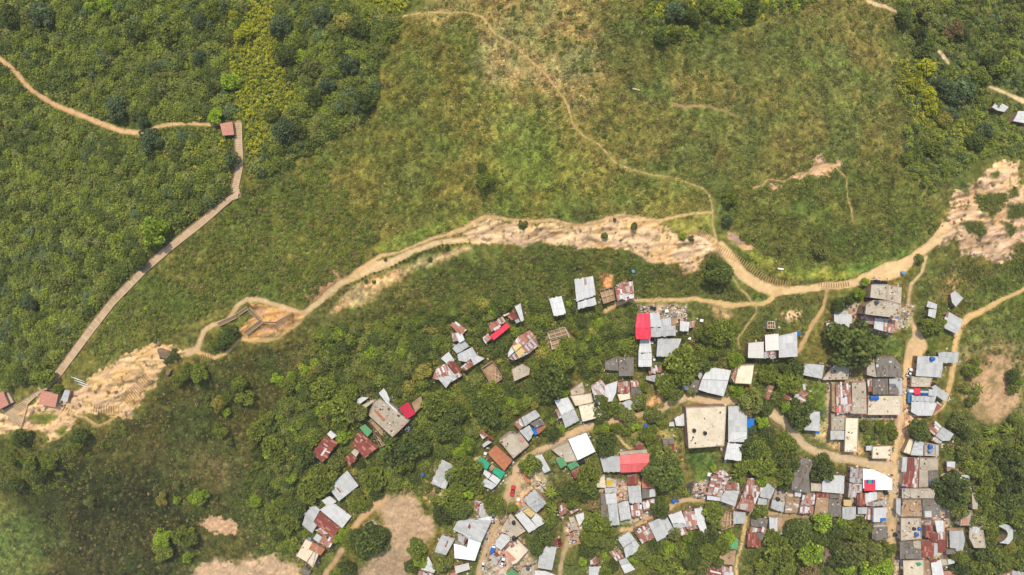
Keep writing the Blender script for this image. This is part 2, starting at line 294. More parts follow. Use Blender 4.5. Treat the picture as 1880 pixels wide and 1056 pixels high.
AREAS = [  # name, label, outline, colour
 ('bare_earth','long bare rocky ridge of pink and cream eroded rock', '822,437 850,430 872,411 895,402 940,409 985,410 1012,408 1050,416 1085,413 1112,402 1135,397 1190,401 1216,410 1232,424 1247,437 1275,427 1300,432 1320,442 1336,456 1330,474 1312,465 1296,470 1284,478 1280,494 1262,500 1252,494 1246,482 1212,484 1184,478 1165,466 1142,457 1104,455 1086,457 1060,461 1050,452 1032,449 990,447 955,452 910,447 880,449 850,447', (236,202,158)),
 ('bare_earth','sandy left end of the ridge with stone steps and outcrops', '-20,768 30,752 60,742 75,722 108,721 135,720 160,700 180,684 215,660 240,645 268,634 292,630 320,632 345,645 335,660 318,668 300,676 290,690 288,703 270,722 250,750 240,770 216,764 184,760 165,758 146,764 138,775 130,792 116,804 92,809 82,795 60,792 40,789 -20,800', (234,196,144)),
 ('bare_earth','pink and ochre eroded gullies on the right end of the ridge', '1728,418 1746,385 1751,353 1772,352 1785,333 1800,328 1815,308 1830,297 1869,293 1871,310 1867,334 1885,346 1885,447 1864,446 1858,474 1832,488 1812,476 1790,470 1768,471 1762,462 1768,452 1752,432 1740,446 1730,452 1712,454', (234,196,156)),
 ('bare_earth','orange cutting beside the wooden decks', '458,556 500,565 545,575 557,580 548,592 530,604 512,615 495,618 470,622 447,618 440,606 452,592 470,580', (226,172,108)),
 ('bare_earth','sandy slide of earth beneath the rocky ridge', '1247,484 1266,498 1280,484 1284,494 1270,501 1255,501 1258,492', (232,190,142)),
 ('bare_earth','irregular pink scar branching on the olive hillside', '1455,326 1470,318 1484,312 1494,301 1490,286 1505,288 1514,296 1530,298 1536,288 1540,304 1530,310 1518,320 1500,328 1482,322 1466,328', (222, 184, 150)),
 ('bare_earth','small pink scar beside the eroded hill trail', '1414,344 1428,340 1422,356 1412,366', (206, 170, 146)),
 ('ramp','short dark asphalt ramp beside the cluttered earth court', '1264,886 1274,882 1272,912 1255,911', (74, 68, 66)),
 ('gravel_yard','grey brown gravel yard at the bottom beside the wooded slope', '690,928 712,912 752,903 768,918 778,945 796,940 797,985 775,1000 760,1030 740,1070 640,1070 662,1048 690,1020 712,1010 716,985 700,955', (178, 150, 116)),
 ('bare_earth','pale quarry floor at the bottom edge of the hillside', '338,1070 350,1052 372,1030 400,1026 430,1034 452,1020 475,1026 500,1018 545,1034 560,1070', (196, 164, 128)),
 ('bare_earth','small orange landslip on the wooded lower slope', '370,962 390,948 425,950 438,970 435,984 400,980 380,978', (206,166,126)),
 ('bare_earth','dry tan burnt slope of dead grass on the right', '1780,700 1778,740 1790,765 1815,780 1835,775 1850,758 1872,740 1868,700 1855,668 1840,650 1822,658 1815,680 1795,690', (186,152,112)),
 ('bare_earth','trampled earth between the white shacks and the walled compound', '1558,568 1582,566 1580,590 1562,602', (200,166,128)),
 ('bare_earth','eroded pink patch on the slope under the hill trail junction', '1336,425 1350,430 1372,448 1382,452 1376,462 1356,452 1340,440', (190,158,138)),
]
ZONES = [  # painted cover: outline, colour seen in the photo, feather px
 ('-40,-40 770,-40 745,30 700,100 690,190 590,270 520,300 450,340 440,350 360,425 265,500 205,560 105,700 -40,720', (72,80,32), 14),
 ('450,330 600,290 640,360 700,430 640,500 560,540 430,545 300,620 190,665 160,650 205,570 360,430', (88,92,38), 20),
 ('590,270 690,190 720,80 780,30 880,30 920,100 900,200 880,300 860,390 760,430 690,440 640,380', (104,102,44), 25),
 ('760,-40 1100,-40 1105,130 1060,200 1030,230 960,210 900,140 880,30 770,20', (136, 122, 70), 25),
 ('800,170 1000,150 1040,200 1060,260 1130,300 1290,350 1300,390 1200,400 1080,400 900,395 840,380 860,300', (120, 118, 54), 30),
 ('890,60 1000,100 1080,80 1110,130 1050,190 980,170 900,150', (150, 134, 84), 25),
 ('900,270 1000,260 1040,330 1000,390 900,390', (114, 116, 48), 30),
 ('1050,-40 1660,-40 1640,150 1690,250 1640,330 1400,360 1320,360 1130,290 1060,220 1050,190 1110,130', (104,102,50), 30),
 ('1100,60 1300,30 1320,90 1180,130', (82,90,42), 30),
 ('1330,330 1640,300 1700,360 1690,430 1600,480 1400,500 1340,430', (86,92,40), 25),
 ('1640,-40 1940,-40 1940,300 1830,300 1740,360 1700,370 1650,250', (80,84,42), 25),
 ('690,445 860,392 900,395 840,420 760,446 700,466', (112, 122, 48), 7),
 ('1380,478 1460,505 1600,498 1680,462 1650,455 1560,480 1440,490 1400,470', (98, 114, 46), 8),
 ('1340,440 1380,480 1440,508 1560,516 1600,504 1560,498 1440,490 1390,460', (120,128,50), 6),
 ('1225,410 1306,392 1312,425 1290,430 1250,432', (132,132,60), 6),
 ('700,540 830,478 1040,450 1140,462 1250,490 1330,520 1420,560 1330,560 1180,545 1100,560 900,560 780,600 680,600', (84,86,38), 14),
 ('600,580 615,560 640,530 700,505 790,470 868,450 868,458 820,478 760,498 738,512 700,528 690,548 660,562 630,566', (196,164,112), 7),
 ('560,540 620,490 640,505 605,540 575,556', (160,128,92), 8),
 ('-40,800 90,812 150,790 250,770 340,660 560,620 700,640 640,800 560,900 500,1056 -40,1090', (76,76,36), 20),
 ('90,860 200,840 300,870 340,960 330,1090 85,1090', (56, 56, 30), 22),  # cloud shadow on the lower left slope, painted into the cover colour
 ('-40,900 60,930 85,980 80,1090 -40,1090', (104,110,54), 20),
 ('250,830 340,800 420,820 440,880 330,900', (92,86,46), 25),
 ('390,820 440,830 430,880 400,880', (116,104,66), 15),
 ('510,650 640,640 640,690 560,710', (108,102,56), 20),
 ('560,700 700,590 1000,560 1100,570 1100,700 960,860 700,920 560,960', (74,76,36), 20),
 ('1040,570 1500,560 1500,720 1040,720', (92,94,44), 18),
 ('1100,690 1700,660 1700,1090 880,1090 900,900 1000,820', (98,98,50), 20),
 ('1690,540 1790,500 1880,480 1940,560 1940,700 1780,640 1700,640', (96,98,42), 20),
 ('1736,488 1748,510 1745,535 1720,548 1695,555 1715,520', (160,132,78), 10),
 ('1770,640 1800,620 1880,640 1890,800 1820,800 1770,720', (146,122,82), 20),
 ('1730,780 1940,760 1940,1090 1730,1090', (66,74,34), 20),
 ('1483,708 1525,702 1526,755 1486,757', (88, 108, 44), 4), ('1263,832 1316,823 1316,868 1276,882', (84, 102, 44), 5),
 ('1600,614 1655,614 1656,650 1604,652', (86, 104, 44), 5), ('1322,480 1345,500 1368,520 1350,530 1330,505', (104,112,56), 6),
 ('1357,497 1372,502 1395,520 1412,534 1400,536 1375,520', (112,128,78), 4),
 ('1380,535 1400,540 1424,540 1415,552 1390,554', (108,132,44), 4),
 ('1304,560 1340,560 1345,590 1320,592', (184,150,104), 8), ('1434,575 1450,568 1472,572 1470,585 1445,592', (216,180,136), 4),
 ('1582,768 1640,766 1640,824 1592,828 1584,800', (84, 96, 42), 4),
 ('1640,690 1690,670 1690,760 1640,860 1660,1000 1620,1000 1600,860', (190,160,124), 10),
 ('1515,770 1550,780 1590,835 1560,840 1520,820 1490,800', (190,160,112), 8),
 ('1000,605 1048,600 1050,660 1025,690 1010,660', (186,142,98), 7), ('1100,500 1126,505 1124,530 1108,530', (196,140,92), 6),
 ('785,840 840,835 870,850 800,905 785,880', (150,132,90), 8), ('780,880 820,900 815,930 780,915', (178,146,104), 8),
 ('1200,800 1222,790 1250,810 1258,860 1240,870 1230,820', (172,140,84), 8), ('1180,745 1210,720 1218,735 1200,750', (190,150,104), 5),
 ('1270,918 1275,900 1330,880 1330,915', (176,150,120), 6), ('925,880 1000,860 1010,905 980,935 930,930', (196,162,126), 8),
 ('1035,960 1075,950 1080,1000 1040,1000', (180,146,106), 8), ('1780,280 1830,285 1815,300 1780,330', (90,94,42), 10),
 ('40,768 62,758 98,758 104,765 85,778 72,776 52,772', (118,122,50), 3), ('105,792 124,783 126,790 112,802', (112,118,48), 3), ('1791,358 1848,352 1853,370 1822,398 1800,386', (86,92,42), 3),
 ('1850,374 1890,376 1890,400 1848,402', (84,90,42), 3), ('1848,350 1860,342 1871,345 1870,360 1856,364', (90,94,44), 3), ('1823,318 1832,310 1838,318 1834,328 1825,326', (86,92,42), 3),
 ('1764,412 1782,404 1800,408 1812,428 1800,440 1780,430', (92,94,46), 3), ('1838,408 1862,412 1868,420 1856,436 1846,426', (88,92,44), 3), ('1672,470 1690,467 1693,478 1680,482', (86,110,38), 3),
]
CLEAR = ['885,945 925,940 965,1000 1000,1060 1000,1080 890,1080', '985,880 1010,890 1000,910 985,905', '1273,886 1300,880 1298,916 1273,914', '1420,895 1445,890 1620,910 1620,950 1470,950 1400,930', '1100,880 1200,880 1200,960 1110,960', '1645,860 1760,860 1730,1070 1640,1070', '1035,965 1075,955 1080,985 1045,1000', '1555,560 1680,560 1670,600 1620,612 1555,605', '1170,560 1260,560 1262,600 1180,600', '1515,700 1660,690 1660,770 1520,775']
ZONES[-10:-10] = [(c, (186, 164, 138), 6) for c in CLEAR]
_pp = lambda s: [tuple(float(q) for q in p.split(',')) for p in s.split()]
RES = 0.45
gx = np.arange(-242, 242+RES, RES); gy = np.arange(-139, 139+RES, RES)
GX, GY = np.meshgrid(gx, gy); GZ = hfun(GX, GY); PU, PV = topix(GX, GY, GZ)
wu = PU+10*(fbm(PU/22, PV/22, 21, 4)-0.5); wv = PV+10*(fbm(PU/22, PV/22, 22, 4)-0.5)      # ragged edges
wu2 = PU+110*(fbm(PU/60, PV/60, 23, 6, .6)-0.5); wv2 = PV+110*(fbm(PU/60, PV/60, 24, 6, .6)-0.5)
COL = np.zeros(GX.shape+(3,)); COL[:] = (100, 98, 46)
def put(mask, c, soft=1.0):
    m = mask[..., None]; COL[:] = COL*(1-m)+np.array(c, float)*m
def bbox(p, pad):
    a = np.array(p); r = (PU > a[:, 0].min()-pad) & (PU < a[:, 0].max()+pad) & (PV > a[:, 1].min()-pad) & (PV < a[:, 1].max()+pad)
    js = np.where(r.any(1))[0]; iss = np.where(r.any(0))[0]
    return (slice(js[0], js[-1]+1), slice(iss[0], iss[-1]+1)) if len(js) and len(iss) else None
def sdf(p, uu, vv):
    d = segdist(uu, vv, p, True); return np.where(inside(uu, vv, p), -d, d)
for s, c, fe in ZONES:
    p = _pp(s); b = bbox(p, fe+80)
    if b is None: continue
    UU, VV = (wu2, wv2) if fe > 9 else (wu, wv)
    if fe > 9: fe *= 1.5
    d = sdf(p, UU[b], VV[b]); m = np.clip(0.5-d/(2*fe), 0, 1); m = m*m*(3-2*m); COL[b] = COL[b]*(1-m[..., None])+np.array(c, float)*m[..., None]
# mottling of the cover: dry patches, bushy patches
n1 = fbm(PU/26, PV/26, 31, 5, 0.6); n2 = fbm(PU/7, PV/7, 33, 4, 0.65); n3 = fbm(PU/2.4, PV/2.4, 35, 2)
dry = np.clip((n1-0.55)*4.2, 0, 1)*np.clip((n2-0.35)*3, 0, 1); COL[:] = COL*(1-0.30*dry[..., None])+np.array((150, 134, 82.))*0.30*dry[..., None]
grn = np.clip((0.47-n1)*4, 0, 1); COL[:] = COL*(1-0.35*grn[..., None])+np.array((70, 84, 30.))*0.35*grn[..., None]
n4 = fbm(PU/13, PV/13, 36, 4, 0.6); n5 = fbm(PU/4.5, PV/4.5, 37, 3)
bd = np.clip((n5-0.62)*7, 0, 1)*np.clip((n4-0.42)*5, 0, 1); COL[:] = COL*(1-0.5*bd[..., None])+np.array((58, 70, 28.))*0.5*bd[..., None]      # dark little bushes
td = np.clip((n5-0.64)*8, 0, 1)*np.clip((0.5-n4)*6, 0, 1); COL[:] = COL*(1-0.34*td[..., None])+np.array((176, 158, 106.))*0.34*td[..., None]      # pale dry tussocks
n6 = fbm(PU/55, PV/55, 38, 5, .6); hue = np.clip((n6-0.5)*1.1, -.16, .16)[..., None]
COL *= 1+hue*np.array((.55, .12, .2)); COL *= np.clip(1.04+0.75*(n2-.5)+0.6*(n4-.5)+0.4*(n3-.5)+0.4*(n5-.5), .5, 1.5)[..., None]
ID = np.zeros(GX.shape, np.int16); PATHM = np.zeros(GX.shape); ROCK = np.zeros(GX.shape); FEAT = []
def strata(b, c):
    u = PU[b]; v = PV[b]; q = v*0.9+u*0.18+26*(fbm(u/40, v/40, 41, 4)-0.5)
    st = fbm(u/34, q/5, 43, 4, 0.5); bl = fbm(u/18, v/18, 45, 4); sp = fbm(u/3, v/3, 47, 3)
    o = np.zeros(u.shape+(3,)); o[:] = np.array(c, float)*(1.0, .98, .94)
    pk = np.clip((bl-0.52)*6, 0, 1)[..., None]; o = o*(1-0.5*pk)+np.array((220, 182, 154.))*0.5*pk
    oc = np.clip((0.44-bl)*6, 0, 1)[..., None]; o = o*(1-0.5*oc)+np.array((226, 172, 104.))*0.5*oc
    gr = np.clip((st-0.56)*7, 0, 1)*np.clip((fbm(u/12, v/12, 49, 3)-0.42)*5, 0, 1); o = o*(1-0.5*gr[..., None])+np.array((170, 142, 118.))*0.5*gr[..., None]
    cr = np.clip(1-np.abs(fbm(u/10, q/4.5, 54, 4, .6)-.5)/.035, 0, 1)*np.clip((bl-.3)*3, 0, 1)      # thin dark washed cracks
    gl = np.clip((fbm(u/7, v/7, 55, 4)-.60)*9, 0, 1)[..., None]; o = o*(1-.65*gl)+np.array((112, 104, 62.))*.65*gl        # grass in the hollows
    return o*(np.clip(0.95+(0.3+1.5*np.clip(fbm(u/34, v/34, 57, 3)-.4, 0, .5))*(st-.5)*1.5+0.2*(sp-.5), .5, 1.12)*(1-.16*cr))[..., None], st
for nm, lb, s, c in AREAS:
    p = _pp(s); b = bbox(p, 12); fid = len(FEAT)+1; FEAT.append((nm, lb))
    d = sdf(p, wu[b]+6*(n3[b]-0.5), wv[b]+6*(n2[b]-0.5)); d = d+(24*(fbm(PU[b]/9, PV[b]/9, 53, 4, 0.6)-0.47) if ('gull' in lb or 'quarry' in lb or 'landslip' in lb or 'scar' in lb) else 0); d = d+(16*(fbm(PU[b]/7, PV[b]/7, 58, 4, .6)-.5) if nm == 'gravel_yard' else 0); d = d+(12*(fbm(PU[b]/8, PV[b]/8, 56, 4, 0.6)-0.47) if 'ridge' in lb and 'gull' not in lb else 0); m = np.clip(0.5-d/(12.0 if nm == 'gravel_yard' or 'quarry' in lb or 'burnt' in lb else 3.0), 0, 1)
    if nm in ('gravel_yard', 'ramp') or any(w in lb for w in ('burnt', 'quarry', 'landslip', 'trampled')):
        cc = np.array(c, float)*(0.68+0.32*fbm(PU[b]/9, PV[b]/9, 51, 5, 0.65)+0.3*fbm(PU[b]/3, PV[b]/3, 52, 3)-0.0)[..., None]
        if 'burnt' in lb:
            vg = np.clip((n1[b]-0.5)*5, 0, 1)[..., None]; cc = cc*(1-0.5*vg)+np.array((96, 92, 48.))*0.5*vg
    else:
        cc, st = strata(b, c); ROCK[b] = np.maximum(ROCK[b], m)
    mm = m[..., None]; COL[b] = COL[b]*(1-mm)+cc*mm; ID[b] = np.where(d < 0, fid, ID[b])
for s, c, fe in ZONES[-10:]:              # green islands left in the bare earth
    p = _pp(s); b = bbox(p, fe+14); d = sdf(p, wu[b], wv[b])+11*(fbm(PU[b]/7, PV[b]/7, 59, 4, .6)-.5); m = np.clip(0.5-d/(2*fe), 0, 1)[..., None]
    COL[b] = COL[b]*(1-m)+np.array(c, float)*(0.6+0.6*n2[b])[..., None]*m; ID[b] = np.where((d < 0), 0, ID[b]); ROCK[b] *= 1-m[..., 0]
for nm, lb, s, c in ROUTES:
    p = [tuple(float(q) for q in t.split(',')) for t in s.split()]; b = bbox([q[:2] for q in p], 40); fid = len(FEAT)+1; FEAT.append((nm, lb))
    if b is None: continue
    u = PU[b]+0.45*(wu[b]-PU[b]); v = PV[b]+0.45*(wv[b]-PV[b]); d = np.full(u.shape, 1e9)
    for (x1, y1, w1), (x2, y2, w2) in zip(p, p[1:]):
        dx = x2-x1; dy = y2-y1; t = np.clip(((u-x1)*dx+(v-y1)*dy)/(dx*dx+dy*dy+1e-9), 0, 1)
        d = np.minimum(d, np.hypot(u-x1-t*dx, v-y1-t*dy)-(w1+(w2-w1)*t)/2)
    d = d+3.4*(n2[b]-0.5)+1.6*(n5[b]-.5)
    m = (np.clip(0.5-d/2.2, 0, 1)*(1-.6*np.clip((n5[b]-.63)*9, 0, 1)*np.clip(1+d/3, 0, 1)))[..., None]; tr = np.clip(1-np.abs(d+2.2)/1.2, 0, 1)[..., None]
    cc = np.array(c, float)*(0.86+0.22*fbm(u/6, v/6, 61, 4, 0.6)+0.06*n3[b])[..., None]*(1-0.08*tr)
    fr = np.clip(0.5-(d-2.5)/7, 0, 1)[..., None]*np.clip((n2[b]-0.35)*3, 0, 1)[..., None]*(1-m)*0.45    # worn verge
    COL[b] = COL[b]*(1-fr)+np.array((176, 144, 96.))*fr
    COL[b] = COL[b]*(1-m)+cc*m; PATHM[b] = np.maximum(PATHM[b], np.clip(0.5-(d-1.5)/3, 0, 1)); ID[b] = np.where(d < 0, fid, ID[b])
# relief of the rock and rough cover
GZ2 = GZ+ROCK*(2.2*(fbm(PU/20, (PV+0.2*PU)/8, 71, 4, .45)-0.5))+(1-np.maximum(PATHM, ROCK))*(0.6*(fbm(PU/4, PV/4, 73, 3)-0.5)+.9*(n4-.5))-0.12*PATHM
LINC = np.where(COL/255 <= 0.04045, COL/255/12.92, (np.clip(COL, 0, 255)/255+0.055)**2.4/1.055**2.4)*(0.84-0.06*np.maximum(PATHM, ROCK))[..., None]
LINC = np.clip(LINC, 0.004, 0.8)
gm, nt, b_ = nmat('ground_cover'); at_ = N(nt, 'ShaderNodeAttribute', attribute_name='cover'); tc = N(nt, 'ShaderNodeTexCoord').outputs['Object']
na = noise(nt, tc, 1.1, 4, 0.7); nb = noise(nt, tc, 0.25, 3, 0.6)
f_ = mth(nt, 'ADD', mth(nt, 'MULTIPLY', na, 0.7), mth(nt, 'MULTIPLY', nb, 0.3)); f_ = mth(nt, 'ADD', mth(nt, 'MULTIPLY', mth(nt, 'SUBTRACT', f_, 0.5), at_.outputs['Alpha']), 1.0)
nt.links.new(mixc(nt, at_.outputs['Color'], f_, 1.0, 'MULTIPLY'), b_.inputs['Base Color']); b_.inputs['Roughness'].default_value = 0.95; b_.inputs['Specular IOR Level'].default_value = 0.05
bump(nt, b_, mth(nt, 'MULTIPLY', na, at_.outputs['Alpha']), 0.6, 0.25)
NY, NX = GX.shape; idx = np.arange(NY*NX).reshape(NY, NX)
Q = np.stack([idx[:-1, :-1], idx[:-1, 1:], idx[1:, 1:], idx[1:, :-1]], -1).reshape(-1, 4); QI = ID[:-1, :-1].reshape(-1)
VV_ = np.stack([GX, GY, GZ2], -1).reshape(-1, 3); CC_ = np.concatenate([LINC.reshape(-1, 3), (1-0.7*np.maximum(PATHM, ROCK)).reshape(-1, 1)], 1)
def npmesh(name, v, q, col=None, attr='cover', k=4):
    me = bpy.data.meshes.new(name); me.vertices.add(len(v)); me.vertices.foreach_set('co', np.ascontiguousarray(v, np.float32).ravel())
    me.loops.add(q.size); me.loops.foreach_set('vertex_index', np.ascontiguousarray(q, np.int32).ravel())
    me.polygons.add(len(q)); me.polygons.foreach_set('loop_start', np.arange(0, q.size, k, dtype=np.int32))
    if col is not None:
        a = me.color_attributes.new(attr, 'FLOAT_COLOR', 'POINT'); a.data.foreach_set('color', (col if col.shape[1] == 4 else np.concatenate([col, np.ones((len(col), 1))], 1)).astype(np.float32).ravel())
    me.update(calc_edges=True); me.validate(); return me
def sub(name, sel, label, cat, mat=gm):
    q = Q[sel]; un, inv = np.unique(q, return_inverse=True)
    me = npmesh(name, VV_[un], inv.reshape(-1, 4), CC_[un]); me.polygons.foreach_set('use_smooth', np.ones(len(me.polygons), bool)); me.materials.append(mat)
    o = link(bpy.data.objects.new(name, me)); tag(o, label, cat, kind='structure'); return o
sub('ground', QI == 0, 'green and olive hillside ground carrying grass, scrub and forest floor', 'ground')
for i, (nm, lb) in enumerate(FEAT):
    if (QI == i+1).sum() > 3: sub(nm, QI == i+1, lb, {'path': 'path', 'road': 'road'}.get(nm, 'bare ground'))
# far terrain round the sheet
ox = np.concatenate([np.arange(-900, -240, 30), np.linspace(-240, 240, 49), np.arange(270, 930, 30)]); oy = np.concatenate([np.arange(-900, -137, 30), np.linspace(-137, 137, 29), np.arange(167, 930, 30)])
OX, OY = np.meshgrid(ox, oy); OZ = hfun(OX, OY)-0.5; ny, nx = OX.shape; ii = np.arange(ny*nx).reshape(ny, nx)
oq = np.stack([ii[:-1, :-1], ii[:-1, 1:], ii[1:, 1:], ii[1:, :-1]], -1).reshape(-1, 4); cx = ((OX[:-1, :-1]+OX[1:, 1:])/2).ravel(); cy = ((OY[:-1, :-1]+OY[1:, 1:])/2).ravel()
keep = ~((np.abs(cx) < 239) & (np.abs(cy) < 136)); me = npmesh('terrain', np.stack([OX, OY, OZ], -1).reshape(-1, 3), oq[keep], np.tile(np.array([alb((88, 92, 42))]), (ny*nx, 1)))
me.materials.append(gm); tag(link(bpy.data.objects.new('terrain', me)), 'green hills continuing beyond the settlement', 'terrain', kind='structure')
# raster of what must stay free of plants (half-resolution photo pixels)
EW, EH = 1000, 600
_eu, _ev = np.meshgrid(np.arange(EW)*2.0-60, np.arange(EH)*2.0-72); EXC = np.zeros((EH, EW), bool); EXR = np.zeros((EH, EW), bool)
def _reg(p, pad):
    a = np.array([q[:2] for q in p]); return (slice(int(max(0, (a[:, 1].min()-pad+72)//2)), int(min(EH, (a[:, 1].max()+pad+72)//2+2))), slice(int(max(0, (a[:, 0].min()-pad+60)//2)), int(min(EW, (a[:, 0].max()+pad+60)//2+2))))
def exclude(p, pad, M_=None):
    M_ = EXC if M_ is None else M_; r = _reg(p, pad)
    if M_[r].size: M_[r] |= inside(_eu[r], _ev[r], p) | (segdist(_eu[r], _ev[r], p, True) < pad)
for nm, lb, s, c in AREAS: exclude(_pp(s), 0)
for s, c, fe in ZONES[-10:]:
    p = _pp(s); r = _reg(p, 0); EXC[r] &= ~inside(_eu[r], _ev[r], p)
for nm, lb, s, c in ROUTES:
    p = [tuple(float(q) for q in t.split(',')) for t in s.split()]
    for a, b in zip(p, p[1:]):
        r = _reg([a, b], 16)
        if EXC[r].size: EXC[r] |= segdist(_eu[r], _ev[r], [a, b], False) < (a[2]+b[2])/4+2.2
for c in CLEAR: exclude(_pp(c), 0)
_st = [(437, 228), (438, 262), (440, 300), (437, 318), (431, 345), (424, 362), (360, 416), (320, 447), (265, 494), (235, 525), (205, 556), (165, 608), (130, 655), (104, 690), (76, 716)]
for a, b in zip(_st, _st[1:]):
    r = _reg([a, b], 20); EXC[r] |= segdist(_eu[r], _ev[r], [a, b], False) < 9
def grow(m, n):
    for _ in range(n): m = m | np.roll(m, 1, 0) | np.roll(m, -1, 0) | np.roll(m, 1, 1) | np.roll(m, -1, 1)
    return m

def free(u, v, M_=None):
    M_ = EXC if M_ is None else M_
    i = np.clip(((np.asarray(v)+72)/2).astype(int), 0, EH-1); j = np.clip(((np.asarray(u)+60)/2).astype(int), 0, EW-1); return ~M_[i, j]
